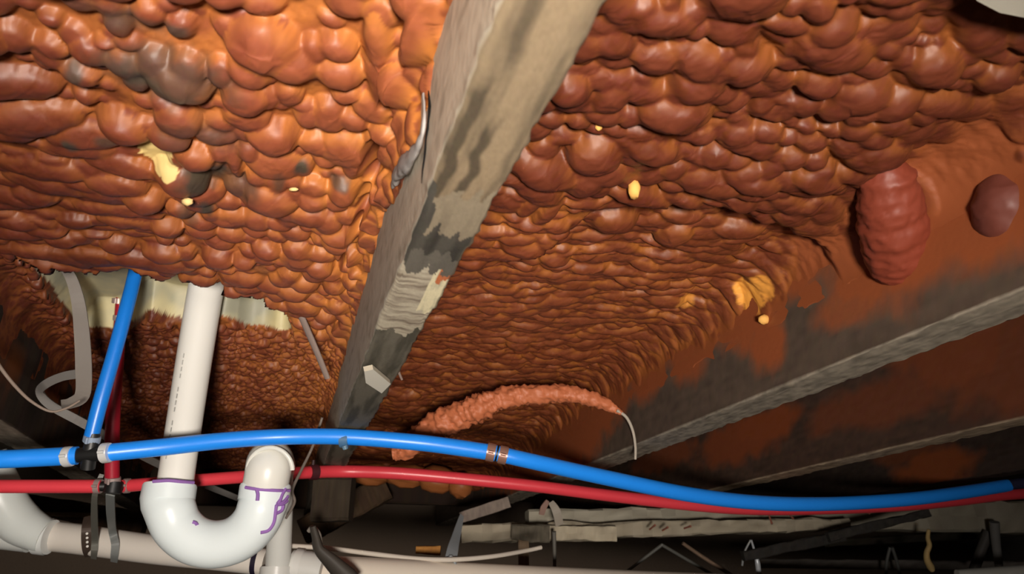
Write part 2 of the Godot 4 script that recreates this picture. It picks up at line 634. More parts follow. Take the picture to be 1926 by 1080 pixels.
# ------------------------------------------------------------------ spray foam
class Foam:
	var s0: float
	var z0: float
	var ds: float
	var dz: float
	var ns: int
	var nn: int
	var P := PackedVector3Array()
	var N := PackedVector3Array()
	var H := PackedFloat32Array()
	var C := PackedFloat32Array()
	var coarse := []
	func at(i: int, j: int) -> int:
		return j * ns + i

func foam_base(s0: float, s1: float, z0: float, z1: float, ds: float, dz: float, prof: Callable) -> Foam:
	# z runs from z0 (near) to z1 (far, smaller)
	var f := Foam.new()
	f.s0 = s0
	f.z0 = z0
	f.ds = ds
	f.dz = dz
	f.ns = int((s1 - s0) / ds) + 1
	f.nn = int((z0 - z1) / dz) + 1
	f.P.resize(f.ns * f.nn)
	f.N.resize(f.ns * f.nn)
	f.H.resize(f.ns * f.nn)
	f.C.resize(f.ns * f.nn)
	for j in f.nn:
		var z := z0 - j * dz
		for i in f.ns:
			var q: Vector2 = prof.call(s0 + i * ds, z)
			f.P[j * f.ns + i] = Vector3(q.x, q.y, z)
	normals_of(f, f.P, f.N)
	for j in range(0, f.nn, 5):
		for i in range(0, f.ns, 5):
			f.coarse.append([i, j, proj(f.P[j * f.ns + i] + f.N[j * f.ns + i] * 0.007)])
	return f

func normals_of(f: Foam, p: PackedVector3Array, n: PackedVector3Array):
	var ns := f.ns
	for j in f.nn:
		var ja := maxi(j - 1, 0) * ns
		var jb := mini(j + 1, f.nn - 1) * ns
		for i in ns:
			var du := p[j * ns + mini(i + 1, ns - 1)] - p[j * ns + maxi(i - 1, 0)]
			var dv := p[jb + i] - p[ja + i]
			var c := dv.cross(du)
			var l := c.length()
			n[j * ns + i] = c / l if l > 1e-12 else Vector3(0, -1, 0)

func foam_find(f: Foam, u: float, v: float) -> Array:
	# the place (s, z) on that sheet that the photograph shows at u, v, and the size of a pixel there along s and z
	var best := 1e9
	var b = null
	for e in f.coarse:
		var d: float = (e[2] as Vector2).distance_squared_to(Vector2(u, v))
		if d < best:
			best = d
			b = e
	var i: int = clampi(b[0], 1, f.ns - 7)
	var j: int = clampi(b[1], 1, f.nn - 7)
	var a := proj(f.P[j * f.ns + i] + f.N[j * f.ns + i] * 0.007)
	var pu := (proj(f.P[j * f.ns + i + 5]) - proj(f.P[j * f.ns + i])) / (5 * f.ds)
	var pv := (proj(f.P[(j + 5) * f.ns + i]) - proj(f.P[j * f.ns + i])) / (5 * f.dz)
	var det := pu.x * pv.y - pu.y * pv.x
	var d := Vector2(u, v) - a
	var s := 0.0
	var z := 0.0
	if absf(det) > 1.0 and best < 900:
		s = clampf((d.x * pv.y - d.y * pv.x) / det, -0.02, 0.02)
		z = clampf((pu.x * d.y - pu.y * d.x) / det, -0.02, 0.02)
	return [f.s0 + i * f.ds + s, f.z0 - j * f.dz - z, 1.0 / maxf(pu.length(), 1.0), 1.0 / maxf(pv.length(), 1.0), best]

func splat(f: Foam, s: float, z: float, rs: float, rz: float, ang: float, hh: float, lift := 0.0, neg := false):
	var ca := cos(ang)
	var sa := sin(ang)
	var rm := maxf(rs, rz)
	var i0 := maxi(int((s - rm - f.s0) / f.ds), 0)
	var i1 := mini(int((s + rm - f.s0) / f.ds) + 1, f.ns - 1)
	var j0 := maxi(int((f.z0 - z - rm) / f.dz), 0)
	var j1 := mini(int((f.z0 - z + rm) / f.dz) + 1, f.nn - 1)
	for j in range(j0, j1 + 1):
		var b := f.z0 - j * f.dz - z
		for i in range(i0, i1 + 1):
			var a := f.s0 + i * f.ds - s
			var x := (a * ca + b * sa) / rs
			var y := (-a * sa + b * ca) / rz
			var d2 := x * x + y * y
			if d2 < 1.0:
				var k := j * f.ns + i
				if neg:
					f.H[k] = f.H[k] - hh * (1.0 - d2) * (1.0 - d2)
				else:
					var h := lift + hh * pow(1.0 - d2, 0.56)
					if h > f.H[k]:
						f.H[k] = h
						f.C[k] = 1.0 - d2

func relax(f: Foam, times: int):
	for q in times:
		var o := f.H.duplicate()
		var ns := f.ns
		for j in range(1, f.nn - 1):
			for i in range(1, ns - 1):
				var k := j * ns + i
				f.H[k] = o[k] * 0.36 + (o[k - 1] + o[k + 1] + o[k - ns] + o[k + ns]) * 0.12 + (o[k - ns - 1] + o[k - ns + 1] + o[k + ns - 1] + o[k + ns + 1]) * 0.04

func foam_mesh(f: Foam, colf: Callable) -> MB:
	var mb := MB.new()
	var n := f.ns * f.nn
	mb.v.resize(n)
	mb.n.resize(n)
	mb.c.resize(n)
	for k in n:
		mb.v[k] = f.P[k] + f.N[k] * f.H[k]
	normals_of(f, mb.v, mb.n)
	for j in f.nn:
		for i in f.ns:
			var k := j * f.ns + i
			mb.c[k] = colf.call(f.s0 + i * f.ds, f.z0 - j * f.dz, f.H[k], f.C[k], f.P[k])
	mb.i.resize((f.ns - 1) * (f.nn - 1) * 6)
	var w := 0
	for j in f.nn - 1:
		for i in f.ns - 1:
			var a := j * f.ns + i
			var b := a + 1
			var c := a + f.ns
			var d := c + 1
			mb.i[w] = a; mb.i[w + 1] = c; mb.i[w + 2] = b
			mb.i[w + 3] = b; mb.i[w + 4] = c; mb.i[w + 5] = d
			w += 6
	# the wanted turn of the triangles
	var way := 0.0
	for q in range(0, w, 999 * 3):
		way += (mb.v[mb.i[q + 1]] - mb.v[mb.i[q]]).cross(mb.v[mb.i[q + 2]] - mb.v[mb.i[q]]).dot(mb.n[mb.i[q]])
	if way > 0:
		for q in range(0, w, 3):
			var x := mb.i[q + 1]
			mb.i[q + 1] = mb.i[q + 2]
			mb.i[q + 2] = x
	return mb

func place_blobs(f: Foam, list: Array, hk: float, keep: Array):
	for e in list:
		var q := foam_find(f, e[0], e[1])
		if q[4] > 2500:
			continue
		var rs: float = e[2] * q[2]
		var rz: float = clampf(e[3] * q[3], rs * 0.5, rs * (1.35 if e[3] < e[2] * 1.6 else 5.0))
		var h := minf(rs, rz) * hk
		splat(f, q[0], q[1], rs * 1.12, rz * 1.12, rng.randf_range(-0.25, 0.25), h, 0.004)
		keep.append([q[0], q[1], maxf(rs, 0.003), maxf(rz, 0.003)])

func taken(keep: Array, s: float, z: float, k: float) -> bool:
	for e in keep:
		if pow((s - e[0]) / e[2], 2) + pow((z - e[1]) / e[3], 2) < k:
			return true
	return false

func corner_profile(s: float, x_lo: float, x_hi: float, yb: float, r: float, y_lo: float, y_hi: float) -> Vector2:
	# a sheet between two upright faces, turning down at either one
	var e := s - (x_hi - r)
	var y_end := y_hi
	var sg := 1.0
	var face := x_hi
	if s < (x_lo + x_hi) * 0.5:
		e = (x_lo + r) - s
		y_end = y_lo
		sg = -1.0
		face = x_lo
	if e <= 0.0:
		return Vector2(s, yb)
	var a := minf(e / r, PI * 0.5)
	var x := face - sg * r * (1.0 - sin(a))
	var y := yb - r * (1.0 - cos(a))
	if e > r * PI * 0.5:
		y -= e - r * PI * 0.5
	if y < y_end:
		x += sg * minf((y_end - y) * 0.8, 0.012)
		y = y_end
	return Vector2(x, y)

func pieces(t: float, tab: Array) -> float:
	# straight lines through (t, value)
	if t <= tab[0][0]:
		return tab[0][1]
	for k in tab.size() - 1:
		if t <= tab[k + 1][0]:
			return lerpf(tab[k][1], tab[k + 1][1], (t - tab[k][0]) / (tab[k + 1][0] - tab[k][0]))
	return tab[tab.size() - 1][1]

func foam_colour(s: float, z: float, h: float, c: float) -> Color:
	var n := nf.get_noise_2d(s * 26.0, z * 26.0)
	var fine := nz.get_noise_2d(s * 300.0, z * 300.0)
	var crest := clampf(c * 1.5 + n * 0.35, 0, 1)
	var col := Color(0.35, 0.112, 0.030).lerp(Color(0.215, 0.056, 0.027), crest)
	col = col.lerp(Color(0.16, 0.038, 0.018), clampf(n * 1.2, 0, 0.6))
	return col * (1.0 + fine * 0.06)

func left_yb(x: float, z: float) -> float:
	var lip := pieces(x, [[-0.40, -0.84], [-0.265, -0.895], [-0.11, -0.905], [-0.037, -0.955], [0.0, -1.10], [0.042, -1.29], [0.07, -1.36]])
	lip += sn.get_noise_1d(x * 22.0 + 4.0) * 0.012 + sn.get_noise_1d(x * 60.0 + 9.0) * 0.005
	var y := 0.345 + nf.get_noise_2d(x * 5.0, z * 5.0) * 0.012
	var d := lip - z                       # how far beyond the lip
	if d > 0.0:
		var back := pieces(x, [[-0.40, -1.22], [-0.34, -1.25], [-0.29, -1.26], [-0.22, -1.17], [-0.1, -1.16], [-0.045, -1.20], [-0.02, -1.20], [0.0, -1.16]]) + sn.get_noise_1d(x * 16.0) * 0.025
		var deep := smoothstep(0.0, 0.014, d) * smoothstep(0.0, 0.03, z - back)
		var beyond := 0.374 - clampf((-z - 1.3) * 0.05, 0.0, 0.04) + nf.get_noise_2d(x * 7.0, z * 7.0) * 0.012
		y = lerpf(lerpf(y, beyond, smoothstep(0.0, 0.05, d)), 0.426, deep * smoothstep(-0.345, -0.315, x) * smoothstep(-0.015, -0.035, x))
	return y

func left_foam():
	var contact := [[-2.5, 0.30], [PX(622, 780, 0.06).z, 0.300], [PX(640, 700, 0.06).z, 0.312], [PX(728, 345, 0.06).z, 0.325], [PX(745, 320, 0.06).z, 0.30], [PX(790, 270, 0.06).z, 0.276], [PX(805, 180, 0.06).z, 0.292], [PX(835, 0, 0.06).z, 0.312], [0.2, 0.312]]
	var prof := func(s: float, z: float) -> Vector2:
		return corner_profile(s, -0.385, 0.06, left_yb(clampf(s, -0.385, 0.06), z), 0.035, 0.285, pieces(z, contact) + sn.get_noise_1d(z * 30.0) * 0.006)
	var f := foam_base(-0.45, 0.115, -0.16, -2.4, 0.0017, 0.0018, prof)
	var keep := []
	place_blobs(f, [[425, 55, 30, 22], [520, 85, 30, 30], [470, 90, 23, 25], [590, 100, 24, 28], [585, 130, 22, 22], [640, 140, 42, 24], [335, 50, 28, 24], [280, 32, 30, 20], [220, 52, 24, 18],
		[415, 145, 24, 20], [460, 165, 24, 24], [500, 188, 26, 26], [542, 182, 26, 24], [620, 220, 34, 26], [580, 222, 24, 20], [30, 78, 36, 24], [90, 92, 34, 20], [165, 102, 36, 22], [235, 122, 36, 24], [295, 132, 34, 26], [350, 140, 34, 24]], 0.78, keep)
	place_blobs(f, [[170, 150, 16, 10], [250, 152, 26, 18], [70, 175, 30, 14], [160, 185, 22, 14], [30, 250, 30, 20], [90, 250, 20, 15], [165, 282, 20, 15], [280, 242, 20, 15], [340, 300, 20, 22], [470, 284, 23, 23], [442, 308, 14, 28], [485, 336, 22, 24],
		[525, 352, 18, 32], [558, 365, 22, 22], [570, 315, 19, 17], [430, 258, 20, 12], [380, 248, 20, 14], [412, 290, 20, 16], [675, 297, 24, 40], [644, 362, 26, 30], [615, 420, 26, 34], [652, 412, 18, 22], [490, 375, 22, 18], [480, 415, 28, 20], [402, 405, 22, 22]], 0.85, keep)
	place_blobs(f, [[360, 450, 28, 18], [320, 450, 30, 20], [540, 420, 20, 22], [280, 445, 28, 16], [350, 480, 18, 24], [560, 490, 32, 18], [500, 490, 24, 18], [445, 475, 22, 18], [395, 500, 16, 18], [425, 525, 20, 18], [590, 520, 22, 20], [545, 525, 20, 16],
		[60, 370, 40, 16], [120, 390, 40, 16], [60, 440, 34, 14], [110, 455, 30, 12], [170, 440, 40, 16], [220, 465, 30, 14]], 0.7, keep)
	place_blobs(f, [[715, 115, 34, 100], [788, 70, 36, 65], [675, 297, 24, 40], [644, 362, 26, 30], [340, 300, 20, 22], [470, 284, 23, 23], [442, 308, 13, 28]], 1.15, keep)
	var bare := foam_find(f, 288, 293)      # the torn place stays flat
	keep.append([bare[0], bare[1], 44 * bare[2], 34 * bare[3]])
	# rows of blobs across the bay, where the list leaves room
	var z := -0.17
	while z > -2.35:
		var big := clampf(1.0 - (-z - 0.95) / 0.3, 0.4, 1.0)
		for pass_no in 2:
			var s := -0.44 + rng.randf() * 0.02
			while s < 0.11:
				var r := (rng.randf_range(0.009, 0.0185) if pass_no == 0 else rng.randf_range(0.004, 0.009)) * big
				var streaky := s < -0.16 and z < -0.52 and z > -0.95
				var zz := z + rng.randf_range(-0.010, 0.010) + 0.02 * sin(s * 9.0) + maxf(-0.16 - s, 0.0) * 0.4 - (0.017 * big if pass_no == 1 else 0.0)
				r *= 1.0 + 0.45 * sn.get_noise_2d(s * 16.0, z * 16.0)
				if rng.randf() > 0.2 and not taken(keep, s, zz, 0.8):
					splat(f, s, zz, r * rng.randf_range(1.0, 1.35) * (1.7 if streaky else 1.0), r * rng.randf_range(0.85, 1.2), rng.randf_range(-0.5, 0.5) * (0.4 if streaky else 1.0),
						r * rng.randf_range(0.5, 0.95) * (0.7 if streaky else 1.0), rng.randf_range(0.002, 0.006) if pass_no == 0 else 0.0)
				s += r * rng.randf_range(1.4, 2.3)
		z -= rng.randf_range(0.027, 0.036) * big
	# the open seam along the joist
	for e in [[712, 268, 9], [703, 285, 14], [697, 310, 14], [690, 340, 9], [682, 370, 8], [676, 400, 8], [668, 430, 8], [658, 460, 9], [648, 485, 8], [636, 500, 7], [724, 120 + 70, 8]]:
		var q := foam_find(f, e[0], e[1])
		splat(f, q[0], q[1], e[2] * q[2] * 1.7, e[2] * q[3] * 2.0, 0, 0.032, 0, true)
	relax(f, 1)
	for k in f.H.size():
		var p := f.P[k]
		f.H[k] += nf.get_noise_2d(p.x * 50.0, p.z * 50.0) * 0.0012 + nz.get_noise_2d(p.x * 210.0, p.z * 210.0) * 0.0002
		f.H[k] *= clampf((0.065 - p.x) / 0.008, 0, 1) * clampf((p.x + 0.390) / 0.008, 0, 1)
		if p.z < -0.8 and p.x < 0.0:
			f.H[k] *= clampf((-f.N[k].y - 0.55) / 0.3, 0, 1)
		if p.x < -0.34:
			f.H[k] *= clampf((p.x + 0.378) / 0.03, 0, 1) * clampf((p.y - 0.289) / 0.018, 0, 1)
		elif p.x > 0.045:
			f.H[k] *= clampf((p.y - pieces(p.z, contact) + 0.002) / 0.010, 0, 1)
		if p.y > 0.388:
			f.H[k] = 0.0
	var soot := []
	for e in [[320, 135, 120, 34, 0.55], [300, 165, 90, 30, 0.5], [330, 55, 26, 20, 0.6], [250, 45, 70, 26, 0.4], [230, 130, 60, 20, 0.45], [140, 142, 22, 12, 0.6], [135, 266, 14, 12, 0.8], [205, 258, 22, 12, 0.5], [255, 268, 12, 9, 0.8], [380, 328, 36, 24, 0.75],
		[400, 318, 20, 16, 0.7], [568, 312, 14, 12, 0.8], [525, 335, 12, 18, 0.5], [388, 388, 14, 12, 0.8], [352, 402, 14, 12, 0.5], [640, 342, 22, 8, 0.6], [360, 245, 60, 22, 0.35], [440, 345, 50, 14, 0.5], [420, 260, 50, 24, 0.3], [180, 20, 90, 24, 0.35]]:
		var q := foam_find(f, e[0], e[1])
		soot.append([q[0], q[1], e[2] * q[2] * 1.1, e[3] * q[3] * 1.1, minf(e[4] * 1.3, 0.95)])
	var torn := []
	for e in [[286, 290, 36, 24], [314, 308, 20, 12], [302, 272, 18, 12]]:
		var q := foam_find(f, e[0], e[1])
		torn.append([q[0], q[1], e[2] * q[2], e[3] * q[3]])
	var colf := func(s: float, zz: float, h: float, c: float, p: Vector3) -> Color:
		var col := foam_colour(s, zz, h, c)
		# fresher, more orange foam along the joist; far left browner, lamp falloff painted in
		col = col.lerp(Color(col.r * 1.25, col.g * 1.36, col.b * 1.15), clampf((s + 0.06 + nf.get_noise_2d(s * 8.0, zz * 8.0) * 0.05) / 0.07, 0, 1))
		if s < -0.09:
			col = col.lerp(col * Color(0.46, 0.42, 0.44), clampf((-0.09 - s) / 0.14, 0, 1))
		if p.y > 0.383:
			var n := nf.get_noise_3d(p.x * 9, p.y * 14, p.z * 9)
			return lin(206, 194, 150).lerp(lin(158, 156, 136), clampf(n * 1.6 + 0.5, 0, 1))
		var w := nf.get_noise_2d(s * 70.0, zz * 70.0) * 0.5
		for e in torn:
			var d := pow((s - e[0]) / e[2], 2) + pow((zz - e[1]) / e[3], 2)
			if d + w < 1.0:
				return lin(206, 180, 118)
		for e in soot:
			var d := sqrt(pow((s - e[0]) / e[2], 2) + pow((zz - e[1]) / e[3], 2)) + w * 0.6
			if d < 1.2:
				col = col.lerp(Color(0.05, 0.042, 0.031), e[4] * clampf((1.2 - d) / 0.6, 0, 1))
		return col
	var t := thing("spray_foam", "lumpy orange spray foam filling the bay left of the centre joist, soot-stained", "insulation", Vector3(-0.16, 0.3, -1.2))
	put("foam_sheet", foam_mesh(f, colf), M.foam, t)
	for e in [[362, 344, 11, 8], [306, 508, 11, 6], [556, 343, 9, 4], [198, 484, 22, 4]]:
		chip(f, e, t, lin(226, 190, 130))

func chip(f: Foam, e: Array, t: Node3D, col: Color):
	# a little torn flake of pale foam on the sheet
	var q := foam_find(f, e[0], e[1])
	var i := clampi(int((q[0] - f.s0) / f.ds), 0, f.ns - 1)
	var j := clampi(int((f.z0 - q[1]) / f.dz), 0, f.nn - 1)
	var k := j * f.ns + i
	var p := f.P[k] + f.N[k] * (f.H[k] + 0.004)
	var d := p.dot(F)
	var m := MB.new()
	var a: Vector3 = R * (e[2] * d / FPX)
	var b: Vector3 = U * (e[3] * d / FPX)
	var c: Vector3 = F * (e[3] * d / FPX * 0.6)
	var rows := []
	for x in 7:
		var th := PI * x / 6.0
		var row := []
		for y in 10:
			var ph := TAU * y / 10.0
			var n := Vector3(cos(th), sin(th) * cos(ph), sin(th) * sin(ph))
			var w := 1.0 + 0.3 * nf.get_noise_3dv(n * 1.6 + p * 40.0)
			row.append(m.vert(p + (a * n.x + b * n.y + c * n.z) * w, (R * n.x + U * n.y + F * n.z).normalized(), col))
		rows.append(row)
	for x in 6:
		for y in 10:
			m.quad(rows[x][y], rows[x][(y + 1) % 10], rows[x + 1][(y + 1) % 10], rows[x + 1][y])
	put("torn_flake", m, M.film, t)

func right_edge(x: float) -> float:
	return pieces(x, [[0.10, -0.75], [0.2, -0.72], [0.26, -0.585], [0.4, -0.55], [0.55, -0.6]]) + nf.get_noise_1d(x * 14.0) * 0.02

func right_yb(x: float, z: float) -> float:
	var y := 0.341 + nf.get_noise_2d(x * 5.0 + 9.0, z * 5.0) * 0.012
	y += 0.024 * smoothstep(0.0, 0.018, right_edge(x) - z)
	return y - clampf((-z - 1.35) * 0.10, 0.0, 0.08)

func right_foam():
	var film := []
	var prof := func(s: float, z: float) -> Vector2:
		var end := pieces(z, [[-2.4, 0.27], [-1.2, 0.27], [-1.0, 0.262], [-0.9, 0.29], [-0.7, 0.285], [-0.3, 0.29]])
		return corner_profile(s, 0.103, 0.53, right_yb(clampf(s, 0.103, 0.53), z), 0.05, 0.26, end + sn.get_noise_1d(z * 20.0) * 0.01)
	var f := foam_base(0.075, 0.585, -0.05, -2.2, 0.0017, 0.0018, prof)
	var keep := []
	place_blobs(f, [[1214, 26, 24, 23], [1297, 31, 31, 20], [1354, 15, 42, 23], [1432, 20, 20, 13], [1489, 15, 25, 20], [1484, 47, 46, 18], [1561, 62, 36, 34], [1613, 62, 20, 32], [1665, 98, 32, 16], [1256, 62, 26, 15], [1312, 60, 20, 18], [1230, 109, 50, 30], [1318, 158, 46, 38],
		[1282, 172, 26, 32], [1150, 182, 34, 32], [1380, 192, 26, 26], [1432, 202, 20, 28], [1463, 208, 13, 26], [1489, 207, 15, 30], [1520, 203, 20, 27], [1577, 204, 30, 32], [1624, 213, 24, 32], [1567, 249, 26, 15], [1608, 249, 26, 20], [1390, 258, 30, 20]], 0.9, keep)
	place_blobs(f, [[1442, 254, 28, 18], [1320, 258, 24, 16], [1525, 270, 30, 20], [1484, 265, 15, 15], [1120, 290, 46, 38], [1100, 345, 30, 30], [1075, 340, 24, 22], [1271, 316, 25, 22], [1302, 316, 14, 14], [1344, 296, 30, 25], [1400, 332, 26, 20], [1370, 352, 20, 12], [1458, 316, 18, 32],
		[1494, 300, 26, 22], [1530, 306, 20, 20], [1546, 330, 20, 18], [1515, 358, 14, 18], [1494, 384, 12, 9], [1536, 384, 13, 9], [1640, 280, 26, 18], [1681, 238, 30, 24], [1266, 440, 30, 24], [1157, 415, 40, 20], [1629, 130, 40, 16], [1550, 108, 50, 14]], 0.88, keep)
	place_blobs(f, [[1712, 120, 40, 18], [1608, 150, 34, 14], [1010, 245, 26, 20], [1020, 280, 30, 20], [1000, 330, 24, 18], [1120, 90, 20, 40], [1000, 390, 14, 26], [1030, 410, 12, 26], [985, 470, 40, 12], [1200, 255, 28, 16], [1190, 225, 20, 20]], 0.8, keep)
	var z := -0.06
	while z > -2.15:
		var k := clampf((-z - 0.50) / 0.2, 0.0, 1.0)
		for pass_no in 2:
			var s := 0.08 + rng.randf() * 0.02
			while s < 0.57:
				var r := lerpf(rng.randf_range(0.010, 0.020), rng.randf_range(0.007, 0.0155), k) * (1.0 + 0.35 * sn.get_noise_2d(s * 14.0, z * 14.0)) * (1.0 if pass_no == 0 else 0.5)
				var zz := z + rng.randf_range(-0.009, 0.009) + 0.02 * sin(s * 8.0 + z * 12.0) - (lerpf(0.018, 0.010, k) if pass_no == 1 else 0.0)
				var fade := clampf((0.50 + 0.045 * smoothstep(0.60, 0.68, -z) + 0.03 * nf.get_noise_1d(z * 30.0) - s) / 0.05, 0.0, 1.0)
				if -z < 0.35:
					fade = maxf(fade, 0.5)
				var after := right_edge(s) - zz
				if s > 0.24 and after > -0.012 and after < 0.05:
					fade *= 0.22
				if fade > 0.05 and not taken(keep, s, zz, 0.8):
					splat(f, s, zz, r * rng.randf_range(1.0 + 0.3 * k, 2.0 + 0.8 * k), r * rng.randf_range(0.7, 1.1), rng.randf_range(-0.7, 0.3) + 0.35 * k, r * rng.randf_range(0.55, 0.9) * fade, rng.randf_range(0.0, 0.005) * fade * (1.0 - 0.6 * k))
				s += r * rng.randf_range(1.4, 2.4)
		z -= lerpf(0.033, 0.022, k) * rng.randf_range(0.85, 1.15)
	# smooth stretches: the shaded step and the pool beyond it
	relax(f, 1)
	for q in f.H.size():
		var p := f.P[q]
		var deep := clampf((p.y - 0.31) / 0.02, 0.0, 1.0)
		f.H[q] += (nf.get_noise_2d(p.x * 60.0, p.z * 60.0) * 0.0014 + nz.get_noise_2d(p.x * 210.0, p.z * 210.0) * 0.0003) * deep
		f.H[q] *= clampf((0.536 - p.x) / 0.008, 0, 1)
	var torn := []
	for e in [[1405, 555, 36, 22, 1.0], [1190, 343, 1, 1, 0.0], [1290, 570, 18, 14, 0.5], [1430, 540, 30, 14, 0.8]]:
		var q := foam_find(f, e[0], e[1])
		torn.append([q[0], q[1], e[2] * q[2], e[3] * q[3], e[4]])
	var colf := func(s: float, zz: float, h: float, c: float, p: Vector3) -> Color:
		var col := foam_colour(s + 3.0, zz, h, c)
		col *= Color(0.56, 0.52, 0.50).lerp(Color(0.84, 0.84, 0.66), clampf((-zz - 0.52 + nf.get_noise_2d(s * 9.0, zz * 9.0) * 0.1) / 0.2, 0, 1))  # redder foam, also darkened in colour for weaker lamplight, most at the near end
		if s > 0.46 + 0.07 * smoothstep(0.60, 0.68, -zz):
			col = col.lerp(FILM, clampf((s - 0.46 - 0.07 * smoothstep(0.60, 0.68, -zz)) / 0.04, 0, 1) * (1.0 - c))
		var w := nf.get_noise_2d(s * 70.0, zz * 70.0) * 0.6
		for e in torn:
			var d := pow((s - e[0]) / e[2], 2) + pow((zz - e[1]) / e[3], 2) + w
			if d < 1.3:
				col = col.lerp(lin(232, 160, 70), e[4] * clampf((1.3 - d) / 0.5, 0, 1))
		return col
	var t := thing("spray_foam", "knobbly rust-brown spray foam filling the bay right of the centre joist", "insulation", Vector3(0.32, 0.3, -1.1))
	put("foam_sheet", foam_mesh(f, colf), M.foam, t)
	for e in [[1194, 343, 12, 19], [1438, 648, 12, 10], [1128, 240, 7, 10]]:
		chip(f, e, t, lin(226, 170, 92))
	# lumps sagging from the far end of the sheet
	for e in [[700, 900, 1.9, 34, 13], [765, 902, 1.9, 40, 15], [822, 910, 1.88, 34, 18], [866, 922, 1.86, 22, 15], [640, 900, 1.95, 30, 12]]:
		var m := MB.new()
		var cc := P(e[0], e[1] - 8, e[2])
		var ra: float = e[3] * e[2] / FPX
		var rb: float = (e[4] + 8) * e[2] / FPX
		tube(m, [[cc - Vector3(ra, 0, 0), rb * 0.25], [cc - Vector3(ra * 0.8, 0, 0), rb * 0.7], [cc - Vector3(ra * 0.3, 0, 0), rb * 0.97], [cc + Vector3(ra * 0.3, 0, 0), rb], [cc + Vector3(ra * 0.8, 0, 0), rb * 0.68], [cc + Vector3(ra, 0, 0), rb * 0.25]], 24, Color(0.34, 0.11, 0.035), 0.3)
		put("sagging_lump", m, M.foam, t)
	# the big sausage-shaped bulge in the corner by the right joist
	var b := MB.new()
	var path := []
	var px := [[1670, 298, 0.655, 20], [1668, 325, 0.663, 46], [1672, 370, 0.675, 57], [1680, 420, 0.69, 60], [1688, 470, 0.708, 60], [1692, 510, 0.722, 50], [1692, 538, 0.728, 26]]
	var smooth := px_path(px, 1.0, 10)
	for k in smooth.size():
		smooth[k][1] *= 1.0 + 0.05 * sn.get_noise_1d(k * 0.23)
	tube(b, smooth, 64, Color(0.20, 0.043, 0.022), 0.09, 1.0)
	put("bulge", b, M.foam, t).set_meta("label", "smooth dark red sausage-shaped bulge")
	b = MB.new()
	tube(b, px_path([[1888, 322, 0.607, 10], [1890, 340, 0.61, 42], [1895, 375, 0.613, 60], [1900, 410, 0.618, 62], [1906, 445, 0.626, 46], [1908, 466, 0.63, 12]], 1.0, 8), 48, Color(0.13, 0.036, 0.024), 0.06)
	put("bulge", b, M.foam, t).set_meta("label", "dim purplish bulge at the right edge")

func far_foam():
	# blocking across the bays where the foam ends
	var b := MB.new()
	plank(b, Vector3(0.103, 0.33, -2.22), Vector3(0.53, 0.33, -2.22), 0.1, 0.1, 0.04, 0.002, lin(60, 46, 36), lin(40, 32, 26))
	tag(put("blocking_board", b, M.wood), "dark blocking board between joists at the far end of right bay", "board")
	var c := MB.new()
	plank(c, Vector3(-0.385, 0.33, -2.42), Vector3(0.06, 0.33, -2.42), 0.1, 0.1, 0.04, 0.002, lin(60, 46, 36), lin(40, 32, 26))
	tag(put("blocking_board", c, M.wood), "dark blocking board between joists behind the white trap", "board")

